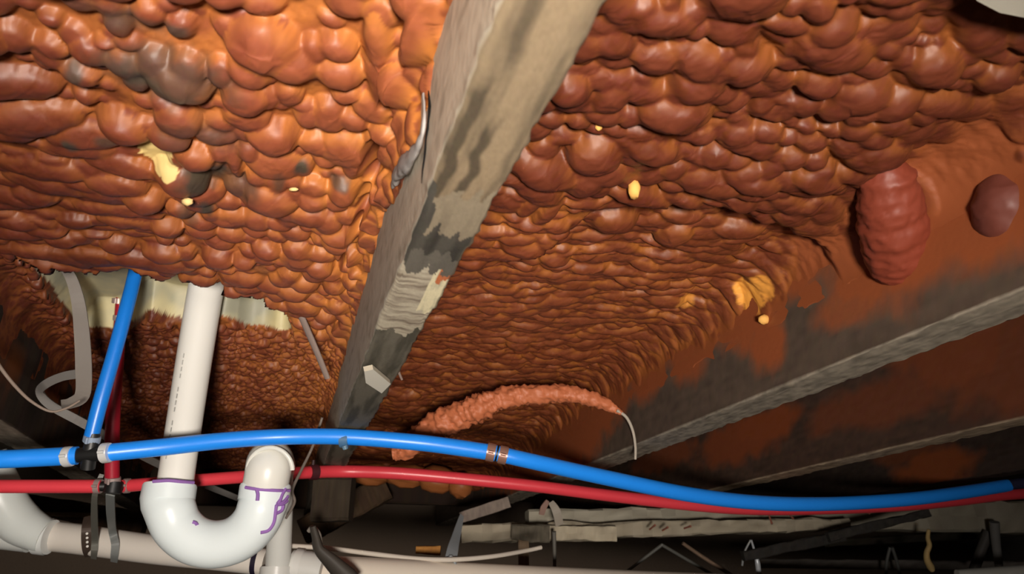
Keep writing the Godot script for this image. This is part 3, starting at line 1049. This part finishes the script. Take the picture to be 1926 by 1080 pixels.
# ------------------------------------------------------------------ water pipes
func plumbing():
	var blue := lin(36, 140, 245)
	var red := lin(222, 64, 76)
	var t := thing("blue_water_pipe", "bright blue plastic water pipe sagging across in front, with a riser at its tee", "pipe", P(650, 823, 1.06))
	var b := MB.new()
	tube(b, px_path([[-60, 863, 0.93, 17], [0, 864, 0.93, 17], [70, 861, 0.94, 17], [146, 857, 0.95, 17]]), 20, blue)
	put("pipe_run", b, M.pex, t)
	b = MB.new()
	tube(b, px_path([[188, 853, 0.95, 16.5], [300, 842, 0.98, 16.5], [420, 829, 1.02, 15.5], [530, 822, 1.05, 15], [650, 822, 1.06, 15], [780, 832, 1.07, 15.3], [860, 842, 1.08, 15.3], [934, 853, 1.09, 15]]), 20, blue)
	put("pipe_run", b, M.pex, t)
	b = MB.new()
	tube(b, px_path([[934, 853, 1.09, 14.6], [1000, 868, 1.1, 14.6], [1150, 901, 1.16, 14.4], [1300, 931, 1.22, 14], [1430, 946, 1.27, 13.6], [1560, 948, 1.32, 12.8], [1700, 940, 1.38, 12.4], [1800, 928, 1.43, 12], [1890, 914, 1.48, 11.4], [1897, 913, 1.48, 8]]), 20, blue)
	put("pipe_run", b, M.pex, t)
	b = MB.new()
	tube(b, px_path([[172, 822, 0.955, 13.5], [190, 752, 0.965, 13.5], [215, 665, 0.985, 13], [238, 580, 1.01, 13], [254, 515, 1.04, 12.5], [268, 440, 1.07, 12.5]]), 20, lin(22, 120, 215))
	put("riser", b, M.pex, t)
	b = MB.new()
	tube(b, px_path([[145, 857, 0.95, 13.5], [168, 855, 0.95, 14.5], [190, 853, 0.95, 13.5]]), 18, lin(26, 26, 28))
	tube(b, px_path([[168, 856, 0.95, 13.5], [172, 836, 0.953, 13], [176, 815, 0.955, 11]]), 18, lin(30, 30, 32))
	ring(b, P(166, 872, 0.95), P(168, 855, 0.95) - P(166, 872, 0.95), 13.0 * 0.95 / FPX, 0.014, lin(22, 22, 24))
	put("tee_fitting", b, M.plastic, t).set_meta("label", "black tee fitting")
	for e in [[129, 859, 0.947, 150, 857, 19], [200, 852, 0.95, 230, 849, 19]]:
		crimp(t, e, lin(228, 228, 226), 0.010)
	crimp(t, [173, 826, 0.955, 178, 806, 15.5], lin(150, 165, 185))
	for e in [[923, 851, 1.088, 950, 857, 17.0], [946, 856, 1.09, 975, 863, 17.0]]:
		crimp(t, e, lin(150, 112, 98), 0.0125)
	b = MB.new()
	ring(b, P(934.5, 853, 1.09), P(960, 859, 1.09) - P(934.5, 853, 1.09), 16.0 * 1.09 / FPX, 0.003, lin(16, 16, 18))
	put("coupling", b, M.plastic, t)
	b = MB.new()
	tube(b, px_path([[1893, 913, 1.48, 9], [1915, 910, 1.485, 10], [1945, 908, 1.49, 10]]), 16, lin(42, 40, 62))
	put("end_coupling", b, M.plastic, t)
	# clip that holds the blue pipe to the joist
	b = MB.new()
	ring(b, P(648, 826, 1.06), P(700, 825, 1.06) - P(648, 826, 1.06), 16.5 * 1.06 / FPX, 0.012, lin(70, 105, 140))
	tube(b, px_path([[648, 838, 1.05, 6], [650, 845, 1.05, 5]], 1.0, 2), 10, lin(90, 120, 140))
	tag(put("pipe_clip", b, M.plastic), "translucent grey-blue clip holding the blue pipe below the centre joist", "clip")

	t = thing("red_water_pipe", "red plastic water pipe running behind the blue pipe, with a riser at its tee", "pipe", P(650, 887, 1.4))
	b = MB.new()
	tube(b, px_path([[-60, 914, 1.09, 12.5], [0, 915, 1.09, 12.5], [90, 915, 1.1, 12.5], [190, 915, 1.11, 12.5]]), 20, red)
	put("pipe_run", b, M.pex, t)
	b = MB.new()
	tube(b, px_path([[228, 915, 1.125, 11.8], [300, 909, 1.17, 11.5], [460, 897, 1.25, 11.5], [560, 890, 1.33, 11.5], [640, 887, 1.39, 11.5], [740, 890, 1.4, 11.5], [850, 899, 1.41, 11.3], [1000, 914, 1.43, 11], [1150, 933, 1.46, 11],
		[1300, 950, 1.49, 11], [1420, 958, 1.52, 11], [1560, 957, 1.56, 10.5], [1700, 951, 1.6, 10.3], [1800, 942, 1.64, 10], [1890, 931, 1.67, 10], [1980, 925, 1.7, 10]]), 20, red)
	put("pipe_run", b, M.pex, t)
	b = MB.new()
	tube(b, px_path([[211, 902, 1.112, 13], [211, 830, 1.13, 13], [214, 760, 1.145, 12.6], [222, 660, 1.165, 11.5], [227, 590, 1.175, 10.5], [231, 530, 1.185, 10], [235, 470, 1.2, 10]]), 20, lin(160, 30, 48))
	put("riser", b, M.pex, t)
	b = MB.new()
	tube(b, px_path([[188, 915, 1.11, 9], [209, 915, 1.115, 10], [230, 915, 1.125, 9]]), 16, lin(24, 22, 22))
	tube(b, px_path([[210, 914, 1.115, 10], [211, 898, 1.112, 9.5]], 1.0, 3), 16, lin(24, 22, 22))
	ring(b, P(213, 918, 1.11), Vector3(0, 1, 0), 0.0125, 0.016, lin(24, 22, 22))
	put("tee_fitting", b, M.plastic, t).set_meta("label", "black tee fitting")
	for e in [[185, 915, 1.11, 210, 915, 13.8], [239, 914, 1.132, 260, 913, 13.8], [212, 903, 1.112, 213, 890, 14.2], [224, 566, 1.178, 226, 550, 12.5], [226, 598, 1.172, 227, 580, 12.5]]:
		crimp(t, e, lin(170, 150, 145))
	# red pipe clip at the joist
	b = MB.new()
	ring(b, P(590, 888.5, 1.352), P(660, 886, 1.40) - P(590, 888.5, 1.352), 14.5 * 1.352 / FPX, 0.014, lin(70, 30, 34))
	tube(b, px_path([[588, 880, 1.35, 4], [590, 866, 1.355, 3]], 1.0, 2), 8, lin(60, 40, 40))
	tag(put("pipe_clip", b, M.plastic), "dark clip holding the red pipe below the centre joist", "clip")

func crimp(t: Node3D, e: Array, col: Color, wide := 0.0085):
	var b := MB.new()
	var p := P(e[0], e[1], e[2])
	var d := (P(e[3], e[4], e[2]) - p).normalized()
	var r: float = e[5] * e[2] / FPX
	ring(b, p, d, r, wide, col)
	# the ear of the clamp
	var side := (-F + U * 0.3)
	side = (side - d * side.dot(d)).normalized()
	var q := p + side * r
	tube(b, [[q - d * 0.004, 0.0022], [q + d * 0.004, 0.0022]], 8, col)
	put("crimp_ring", b, M.steel, t)

# ------------------------------------------------------------------ drains
func drains():
	var white := lin(226, 228, 222)
	var t := thing("drain_trap", "white plastic sink drain trap hanging from a straight riser, marked in purple ink", "trap", P(400, 1023, 1.1))
	var b := MB.new()
	tube(b, px_path([[400, 470, 1.06, 32], [390, 530, 1.07, 32], [381, 580, 1.08, 32], [363, 690, 1.09, 32], [346, 800, 1.1, 32], [331, 900, 1.1, 32.5], [328, 925, 1.1, 32.5]]), 32, lin(236, 233, 224))
	put("riser", b, M.pvc, t)
	b = MB.new()
	var px := 1.085 / FPX
	var h0 := P(320.5, 911, 1.09)
	var h1 := P(500, 912, 1.085)
	var up := Vector3.UP
	var hub := [[h0, 46 * px], [h0 - up * 0.003, 48 * px], [h0 - up * 0.022, 48.5 * px], [h0 - up * 0.025, 46 * px]]
	hub.append_array(px_path([[320, 958, 1.076, 45.5], [333, 989, 1.073, 44.5], [361, 1014, 1.07, 43.5], [398, 1024, 1.07, 43], [436, 1018, 1.07, 43], [465, 1000, 1.07, 43.5], [484, 976, 1.07, 44], [492, 955, 1.072, 44.5]], 1.0, 5))
	hub.append_array([[h1 - up * 0.025, 44.5 * px], [h1 - up * 0.022, 47 * px], [h1 - up * 0.003, 46.5 * px], [h1, 45 * px]])
	tube(b, hub, 36, lin(230, 238, 238))
	put("trap_bend", b, M.pvc, t)
	b = MB.new()
	# short stub, then an elbow that turns away from the viewer
	tube(b, px_path([[498, 922, 1.08, 42], [503, 895, 1.08, 42], [506, 878, 1.085, 42.5], [508, 870, 1.10, 42.5], [510, 872, 1.15, 42], [512, 880, 1.22, 42]]), 32, lin(228, 226, 216))
	put("elbow", b, M.pvc, t)
	b = MB.new()
	var rim := []
	for k in 21:
		var a := PI * k / 20.0
		rim.append([P(508 + 42.0 * cos(a), 884 - 42 * sin(a), 1.066), 0.0034])
	tube(b, rim, 10, lin(226, 224, 214))
	put("socket_rim", b, M.pvc, t)
	# marker ink
	var ink := [[[288, 906], [300, 905], [318, 904], [340, 906], [364, 908]], [[462, 917], [480, 920], [505, 922], [525, 923], [544, 923]], [[483, 921], [485, 930], [484, 942]], [[537, 920], [531, 930], [527, 941], [522, 948]],
		[[522, 948], [533, 944], [541, 934]], [[520, 950], [532, 948], [540, 942]], [[520, 950], [518, 966], [516, 980], [511, 991], [503, 999], [490, 1002]], [[520, 966], [530, 960], [533, 950]], [[362, 982], [368, 984], [371, 988]]]
	for line in ink:
		var q := []
		for e in line:
			q.append(on_trap(hub, e[0], e[1]))
		var m := MB.new()
		tube(m, smooth_path(q, 4), 6, lin(146, 104, 172), 0.0, 1.0)
		put("ink_mark", m, M.ink, t)
	# the upright print on the riser, too small to read: a row of grey strokes
	var pr := MB.new()
	for k in 16:
		var f0 := k / 16.0
		var u := lerpf(346, 311, f0)
		var v := lerpf(665, 868, f0)
		if k % 5 == 4:
			continue
		var q := P(u, v, 1.0)
		var r0 := riser_hit(u, v)
		var r1 := riser_hit(u - 1.4, v + 8)
		tube(pr, [[r0, 0.0006], [r1, 0.0006]], 6, lin(186, 184, 178))
	put("print", pr, M.ink, t)

	# horizontal drain at lower left with its sweeping fitting
	t = thing("drain_pipe", "white horizontal drain pipe with a sweeping elbow at the lower left corner", "pipe", P(100, 1010, 1.25))
	b = MB.new()
	tube(b, px_path([[80, 1007, 1.28, 27], [160, 1016, 1.28, 27], [290, 1034, 1.28, 26], [420, 1048, 1.28, 25], [500, 1058, 1.28, 24]]), 28, lin(214, 206, 196))
	put("pipe_run", b, M.pvc, t)
	b = MB.new()
	tube(b, px_path([[-30, 860, 1.26, 38], [-8, 915, 1.26, 40], [12, 955, 1.26, 40], [40, 985, 1.26, 38], [72, 1003, 1.26, 33], [88, 1009, 1.26, 31]]), 28, lin(218, 222, 218))
	tube(b, px_path([[-60, 990, 1.27, 33], [0, 998, 1.27, 33], [60, 1006, 1.27, 32]]), 28, lin(214, 216, 212))
	put("sweep_fitting", b, M.pvc, t)
	b = MB.new()
	ring(b, P(84, 1009, 1.265), P(140, 1016, 1.265) - P(84, 1009, 1.265), 33.5 * 1.265 / FPX, 0.022, lin(224, 226, 222), 32)
	put("collar", b, M.pvc, t)
	b = MB.new()
	tube(b, px_path([[548, 1066, 1.28, 30], [580, 1070, 1.28, 31], [606, 1074, 1.28, 29]]), 26, lin(208, 206, 200))
	ring(b, P(560, 1067, 1.28), P(600, 1073, 1.28) - P(560, 1067, 1.28), 33.0 * 1.28 / FPX, 0.014, lin(214, 212, 206), 28)
	put("junction_fitting", b, M.pvc, t)
	b = MB.new()
	ring(b, P(482, 1056, 1.28), P(540, 1062, 1.28) - P(482, 1056, 1.28), 25.5 * 1.28 / FPX, 0.009, lin(30, 26, 40), 28)
	put("primer_band", b, M.ink, t).set_meta("label", "dark band round the white pipe")
	b = MB.new()
	tube(b, px_path([[596, 1076, 1.3, 30], [760, 1083, 1.36, 29], [1000, 1094, 1.45, 28], [1300, 1106, 1.6, 27], [1700, 1118, 1.8, 26], [2000, 1124, 1.95, 25]]), 26, lin(222, 210, 194))
	put("pipe_run", b, M.pvc, t)
	# vertical drain behind the trap
	t = thing("drain_pipe", "short vertical white drain pipe dropping behind the right arm of the trap", "pipe", P(524, 1060, 1.26))
	b = MB.new()
	tube(b, px_path([[528, 880, 1.26, 23], [527, 960, 1.26, 23], [525, 1020, 1.26, 23], [523, 1062, 1.26, 23]]), 26, lin(206, 206, 200))
	put("pipe_run", b, M.pvc, t)
	b = MB.new()
	ring(b, P(520, 1078, 1.26), Vector3(0, 1, 0.0), 31.0 * 1.26 / FPX, 0.02, lin(208, 206, 200), 28)
	put("socket", b, M.pvc, t)

func riser_hit(u: float, v: float) -> Vector3:
	# the riser's near face: a straight cylinder between two places
	var a := P(381, 580, 1.08)
	var b := P(331, 900, 1.1)
	var f0 := (v - 580.0) / 320.0
	var c := a.lerp(b, f0)
	var r := 32.0 * 1.1 / FPX
	var d := ray(u, v).normalized()
	var ax := (b - a).normalized()
	var w := -c
	var A := 1.0 - pow(d.dot(ax), 2)
	var B := 2.0 * (d.dot(w) - d.dot(ax) * w.dot(ax))
	var Cc := w.length_squared() - pow(w.dot(ax), 2) - r * r
	var disc := maxf(B * B - 4 * A * Cc, 0.0)
	return d * ((-B - sqrt(disc)) / (2 * A))

func on_trap(hub: Array, u: float, v: float) -> Array:
	# first point of the bend (a chain of balls) along that sight line
	var d := ray(u, v).normalized()
	var best := 1e9
	for e in hub:
		var c: Vector3 = e[0]
		var r: float = e[1] + 0.0003
		var b := d.dot(c)
		var q := b * b - c.length_squared() + r * r
		if q > 0.0:
			best = minf(best, b - sqrt(q))
	if best > 1e8:
		best = P(u, v, 1.068).length()
	return [d * best, 0.0026]

# ------------------------------------------------------------------ the rest
func px_plank(called: String, label: String, category: String, a: Array, b: Array, depth: float, ca: Color, cb: Color, rough := 0.004, group := "") -> MeshInstance3D:
	var m := MB.new()
	plank(m, P(a[0], a[1], a[2]), P(b[0], b[1], b[2]), float(a[3]) * a[2] / FPX, float(b[3]) * b[2] / FPX, depth, rough, ca, cb)
	var o := put(called, m, M.wood)
	tag(o, label, category, group)
	return o

func px_wire(called: String, label: String, category: String, list: Array, col: Color, mt: Material, group := "", flat := 1.0) -> MeshInstance3D:
	var m := MB.new()
	tube(m, px_path(list, 1.0, 8), 10, col, 0.0, flat)
	var o := put(called, m, mt)
	tag(o, label, category, group)
	return o

func px_strap(called: String, label: String, category: String, pts: Array, wide: Array, th: float, col: Color, mt: Material) -> MeshInstance3D:
	var m := MB.new()
	strap(m, pts, wide, th, col)
	var o := put(called, m, mt)
	tag(o, label, category)
	return o

func clutter():
	# wire coated in foam, looping down from the centre joist to the right one
	var t := thing("foam_coated_wire", "curved wire thickly coated in orange foam, hanging in an arch below the right bay", "wire", P(980, 742, 1.25))
	var m := MB.new()
	var bead := px_path([[738, 852, 1.28, 10], [760, 848, 1.28, 17], [790, 822, 1.27, 22], [830, 797, 1.26, 27], [870, 779, 1.25, 25], [905, 766, 1.24, 24], [935, 752, 1.24, 20], [980, 744, 1.23, 18], [1030, 741, 1.22, 17], [1075, 742, 1.22, 16], [1115, 751, 1.21, 14], [1150, 766, 1.21, 9], [1170, 778, 1.2, 4]], 1.0, 10)
	for k in bead.size():
		bead[k][1] *= 1.0 + 0.07 * sin(k * 2.3) + 0.16 * nf.get_noise_1d(k * 0.35)
	tube(m, bead, 36, Color(0.50, 0.15, 0.065), 0.4)
	put("foam_bead", m, M.foam, t)
	m = MB.new()
	tube(m, px_path([[1160, 772, 1.2, 3.2], [1178, 785, 1.2, 3], [1190, 810, 1.2, 2.8], [1195, 840, 1.2, 2.6], [1195, 864, 1.2, 2.4]]), 8, lin(170, 160, 145))
	put("bare_wire", m, M.cable, t)

	# left side: straps, cables
	m = MB.new()
	px_strap("hanging_strap", "dusty grey strap hanging from the foam at left and folding into a loop", "strap", [[20, 488, 0.98], [95, 490, 0.99], [128, 512, 1.0], [146, 560, 1.0], [154, 620, 1.01], [158, 690, 1.02], [156, 742, 1.03], [134, 758, 1.035], [118, 760, 1.04]], [3, 5, 9, 11, 13, 14, 13, 10, 8], 0.0025, lin(120, 112, 106), M.cable)
	px_strap("grey_strap", "grey flat strap bent into a hook beside the hanging strap", "strap", [[158, 702, 1.06], [120, 708, 1.07], [88, 722, 1.08], [76, 738, 1.09], [96, 762, 1.1], [150, 792, 1.12], [205, 822, 1.16], [290, 868, 1.3], [370, 905, 1.42], [450, 938, 1.5]], [9, 8, 8, 7, 8, 8, 8, 7, 6, 5], 0.003, lin(112, 108, 104), M.cable)
	px_wire("thin_cable", "thin pale cable drooping in from the left edge", "cable", [[-30, 640, 0.9, 3.6], [0, 690, 0.92, 3.4], [30, 728, 0.93, 3.2], [60, 756, 0.94, 2.8], [95, 774, 0.95, 2.4], [125, 768, 0.96, 2.2], [150, 754, 0.97, 2.0]], lin(128, 112, 100), M.cable)
	px_wire("bent_rod", "grey bent rod poking down from the foam beside the centre joist", "rod", [[538, 530, 0.98, 9], [548, 560, 0.985, 8], [565, 592, 0.99, 7], [582, 630, 1.0, 7], [600, 672, 1.01, 6.5], [616, 712, 1.02, 6]], lin(128, 112, 104), M.cable, "", 0.6)
	px_wire("thin_wire", "thin grey wire running down beside the trap to the drain", "wire", [[606, 786, 1.12, 2.4], [588, 840, 1.13, 2.6], [566, 886, 1.15, 2.8], [550, 922, 1.17, 3], [554, 945, 1.18, 2.6], [538, 975, 1.19, 2.2]], lin(120, 108, 100), M.cable)
	# straps round the left drain
	var st := thing("perforated_strap", "dark perforated hanger strap wrapped round the left drain pipe", "strap", P(164, 1012, 1.25))
	m = MB.new()
	strap(m, [[168, 972, 1.27], [164, 990, 1.252], [163, 1012, 1.25], [165, 1034, 1.256], [170, 1046, 1.27]], [9, 9, 9, 9, 9], 0.0015, lin(78, 66, 58))
	put("band", m, M.steel, st)
	for k in 4:
		m = MB.new()
		tube(m, [[P(163.5 + k * 0.3, 1004 + k * 8, 1.2475), 0.002], [P(163.5 + k * 0.3, 1004 + k * 8, 1.2455), 0.002]], 10, lin(200, 195, 185))
		put("hole", m, M.paint, st)
	px_strap("tie_strap", "grey cable tie looped from the black red-pipe tee round the left drain", "strap", [[208, 930, 1.12], [209, 965, 1.18], [212, 998, 1.252], [217, 1022, 1.250], [216, 1042, 1.253], [215, 1056, 1.270]], [8, 8, 7, 7, 7, 6], 0.002, lin(122, 124, 122), M.plastic)
	px_strap("tie_strap", "thin grey tie hanging left of the looped tie from the red pipe", "strap", [[192, 892, 1.13], [180, 925, 1.13], [178, 965, 1.18], [179, 1012, 1.249], [178, 1034, 1.252], [177, 1050, 1.270]], [4, 5, 6, 6, 6, 5], 0.002, lin(100, 98, 90), M.plastic)
	px_plank("wood_scrap", "thin pale lath in the dark above the left drain pipe", "lath", [48, 966, 1.88, 3], [172, 969, 1.88, 5], 0.02, lin(140, 120, 92), lin(96, 80, 60), 0.002)
	px_plank("wood_scrap", "dark brown board end above the lath at lower left", "board", [40, 945, 1.9, 16], [270, 985, 1.9, 22], 0.03, lin(62, 46, 34), lin(36, 28, 22), 0.004)

	# the long timber under the far joists
	px_plank("girder_plank", "long weathered grey plank under the far joists, upper of the two", "plank", [995, 972, 1.95, 13], [1990, 972, 2.25, 30], 0.05, lin(200, 192, 172), lin(140, 132, 116), 0.008)
	px_plank("girder_plank", "weathered grey plank tapering right, lower of the two far planks", "plank", [868, 1003, 1.86, 17], [1600, 985, 1.98, 10], 0.05, lin(206, 194, 170), lin(136, 124, 106), 0.008)
	px_plank("pale_plank", "short pale plank lying against the left end of far planks", "plank", [1010, 1000, 1.84, 13], [1160, 1006, 1.86, 13], 0.02, lin(214, 202, 176), lin(170, 156, 134), 0.006)
	px_plank("brace_stick", "dark grey diagonal stick leaning across the far planks", "stick", [1400, 1046, 1.78, 9], [1590, 1008, 1.82, 10], 0.02, lin(62, 58, 54), lin(44, 42, 40), 0.004)
	px_plank("brace_stick", "dark round-ended stick lying along the face of upper far plank", "stick", [1560, 1010, 1.8, 9], [1750, 964, 1.84, 7], 0.02, lin(66, 62, 58), lin(46, 44, 42), 0.004)
	px_plank("rail", "thin grey rail low at the bottom right under the planks", "rail", [1430, 1060, 2.3, 8], [1990, 1066, 2.5, 9], 0.03, lin(150, 142, 134), lin(96, 90, 84), 0.003)
	px_plank("rail", "dim brown rail just under the upper plank at right", "rail", [1560, 1022, 2.5, 6], [1990, 998, 2.7, 8], 0.03, lin(66, 60, 50), lin(44, 40, 34), 0.003)
	px_wire("steel_pipe", "pale grey pipe end at the bottom right corner", "pipe", [[1800, 1082, 1.75, 10], [1870, 1079, 1.75, 12], [1990, 1072, 1.75, 13]], lin(190, 188, 180), M.pvc)
	px_plank("lumber_brace", "brown lumber brace slanting up in the dark beyond the red pipe", "brace", [566, 1000, 1.9, 24], [728, 914, 1.95, 24], 0.04, lin(84, 66, 50), lin(54, 42, 32), 0.004)
	px_plank("stub_post", "short dark post below the far end of the centre joist", "post", [586, 938, 1.5, 40], [658, 938, 1.5, 40], 0.05, lin(74, 64, 52), lin(48, 40, 34), 0.003)
	px_plank("printed_board", "narrow grey strip printed with faded marks beyond the red pipe", "strip", [866, 974, 1.75, 10], [958, 944, 1.75, 10], 0.008, lin(150, 136, 124), lin(112, 100, 92), 0.002)
	var hs := thing("metal_hanger", "grey metal hanger with twisted loops under the right drain pipe", "hanger", P(850, 1050, 1.4))
	m = MB.new()
	strap(m, [[868, 970, 1.5], [860, 1000, 1.46], [852, 1030, 1.42], [847, 1054, 1.4]], [4, 8, 11, 12], 0.002, lin(140, 146, 150))
	put("band", m, M.steel, hs)
	for e in [[838, 834], [856, 860]]:
		m = MB.new()
		tube(m, px_path([[848, 1046, 1.395, 3], [e[0], 1060, 1.39, 3.2], [e[1], 1092, 1.395, 3.4]]), 8, lin(150, 155, 158))
		put("wire_loop", m, M.steel, hs)
	px_wire("white_cable", "white cable sagging along the right drain pipe to the far planks", "cable", [[546, 1027, 1.3, 4.4], [620, 1032, 1.33, 4.6], [700, 1042, 1.36, 4.6], [780, 1051, 1.38, 4.6], [850, 1053, 1.385, 4.6], [925, 1047, 1.42, 4.2], [990, 1036, 1.48, 4], [1018, 1030, 1.5, 3.8]], lin(206, 196, 182), M.cable)
	px_wire("dark_hose", "dark grey hose stub on the junction of drain pipes", "hose", [[588, 990, 1.22, 7], [594, 1012, 1.22, 9], [600, 1034, 1.22, 12], [622, 1056, 1.22, 18], [650, 1084, 1.22, 24], [664, 1100, 1.22, 24]], lin(62, 56, 50), M.cable, "", 0.7)
	px_wire("metal_link", "small steel link beside the dark hose", "link", [[580, 1000, 1.24, 4], [588, 992, 1.24, 4], [600, 1004, 1.24, 3.5], [604, 1024, 1.24, 3]], lin(140, 132, 122), M.steel)
	px_plank("foam_scrap", "orange-tan foam scrap on the white cable over the right drain", "scrap", [782, 1034, 1.5, 7], [828, 1036, 1.5, 8], 0.02, lin(190, 136, 70), lin(150, 100, 54), 0.004)
	px_plank("wood_stake", "brown wooden stake hanging down at left end of the far planks", "stake", [975, 1050, 1.78, 44], [995, 1050, 1.78, 44], 0.03, lin(134, 114, 92), lin(92, 76, 60), 0.003)
	px_plank("dark_cleat", "dark cleat clamped across left end of the far planks", "cleat", [962, 1002, 1.8, 14], [1034, 1004, 1.8, 16], 0.03, lin(112, 104, 90), lin(70, 64, 54), 0.006)
	px_strap("paper_tag", "pale folded tag leaning over the left end of the upper plank", "tag", [[1036, 945, 1.76], [1046, 962, 1.75], [1052, 988, 1.75]], [5, 8, 8], 0.003, lin(160, 150, 136), M.paint)
	px_strap("paper_tag", "small reddish folded tag left of the pale one on the plank end", "tag", [[1030, 942, 1.77], [1022, 955, 1.765], [1018, 968, 1.765]], [4, 6, 5], 0.003, lin(150, 118, 106), M.paint)
	px_wire("steel_rod", "thin steel rod hanging from the left end of far planks", "rod", [[1042, 1000, 1.74, 4], [1043, 1040, 1.74, 3.5], [1043, 1078, 1.74, 3]], lin(128, 124, 116), M.steel)
	px_wire("hanger_wire", "pale hanger wire in a wide inverted V, left leg and peak", "wire", [[1170, 1082, 1.85, 2.6], [1239, 1030, 1.83, 3], [1245, 1026, 1.83, 3], [1253, 1030, 1.83, 3], [1335, 1078, 1.85, 3], [1362, 1092, 1.85, 3]], lin(120, 118, 112), M.steel)
	px_wire("hanger_wire", "brown wire slanting right beside the inverted V wire", "wire", [[1284, 1022, 1.84, 3.4], [1325, 1050, 1.84, 3.6], [1385, 1088, 1.84, 3.6]], lin(122, 100, 82), M.cable)
	px_wire("hanger_wire", "bright twisted wire pair's left strand below the lower plank", "wire", [[1412, 1016, 1.8, 1.8], [1400, 1040, 1.8, 2], [1396, 1064, 1.8, 2]], lin(170, 172, 172), M.steel)
	px_wire("hanger_wire", "bright wire with a flattened white end below the lower plank", "wire", [[1413, 1016, 1.8, 1.8], [1420, 1040, 1.8, 2.4], [1425, 1060, 1.79, 5], [1428, 1090, 1.79, 5]], lin(214, 218, 222), M.steel)
	px_wire("hanger_wire", "left leg of the narrow grey A-shaped wire pair at right", "wire", [[1674, 1030, 2.2, 3], [1668, 1056, 2.2, 3], [1666, 1086, 2.2, 3]], lin(116, 116, 112), M.steel)
	px_wire("hanger_wire", "right leg of the narrow grey A-shaped wire pair at right", "wire", [[1678, 1030, 2.2, 3], [1686, 1054, 2.2, 3], [1694, 1086, 2.2, 3]], lin(116, 116, 112), M.steel)
	px_wire("frayed_rope", "tan frayed rope end dangling from the upper plank at right", "rope", [[1747, 996, 1.9, 3], [1745, 1012, 1.9, 4], [1748, 1026, 1.9, 4.5], [1743, 1040, 1.9, 5], [1744, 1054, 1.9, 6], [1750, 1066, 1.9, 7], [1754, 1074, 1.9, 4]], lin(196, 168, 112), M.cable)
	px_wire("grey_stake", "upright light grey stake at right under the planks", "stake", [[1870, 982, 2.1, 9], [1873, 1020, 2.1, 8], [1879, 1066, 2.1, 7]], lin(124, 122, 118), M.cable)
	px_wire("grey_stake", "slanting darker grey stake left of the upright one", "stake", [[1860, 1000, 2.15, 9], [1846, 1034, 2.15, 9], [1832, 1072, 2.15, 9]], lin(86, 82, 78), M.cable)
	var nails := [[1222, 996, 1232, 988], [1246, 998, 1256, 992], [1287, 994, 1299, 990], [1444, 962, 1452, 986], [1480, 962, 1492, 976], [1620, 958, 1636, 966], [1534, 960, 1542, 965]]
	var said := ["rusty nail through the lower far plank, leftmost of a close trio", "rusty nail through the lower far plank, middle of a close trio", "rusty nail through the lower far plank, rightmost of a close trio", "long rusty nail dangling just below the red and blue pipe crossing",
		"short rusty nail right of the long dangling nail below the blue pipe", "rightmost rusty nail tip under the blue pipe's lowest sag", "tiny dark nail tip between the dangling nails and the rightmost one"]
	for k in nails.size():
		var e: Array = nails[k]
		px_wire("nail", said[k], "nail", [[e[0], e[1], 1.82, 1.8], [(e[0] + e[2]) * 0.5, (e[1] + e[3]) * 0.5, 1.81, 1.6], [e[2], e[3], 1.8, 2.2]], lin(150, 92, 76), M.cable, "rusty nails in the far planks")
	px_wire("bent_nail", "small bent nail at the right edge of the centre joist's underside", "nail", [[749, 697, 0.83, 3], [752, 705, 0.825, 2.6], [756, 714, 0.82, 2.2]], lin(150, 130, 120), M.steel)
	# board end close to the lens, upper right
	m = MB.new()
	var c := [P(1790, -60, 0.43), P(1838, 2, 0.43), P(1880, 24, 0.43), P(2040, 56, 0.43), P(2080, -80, 0.43)]
	var back := []
	for q in c:
		back.append(q + Vector3(0.012, 0.05, 0.012))
	m.face(c, lin(120, 116, 106))
	m.face(back, lin(110, 104, 94))
	for k in 5:
		var k2 := (k + 1) % 5
		m.face([c[k], c[k2], back[k2], back[k]], lin(112, 106, 96))
	tag(put("board_end", m, M.wood), "blurred grey board end close to the lens at the upper right corner", "board")
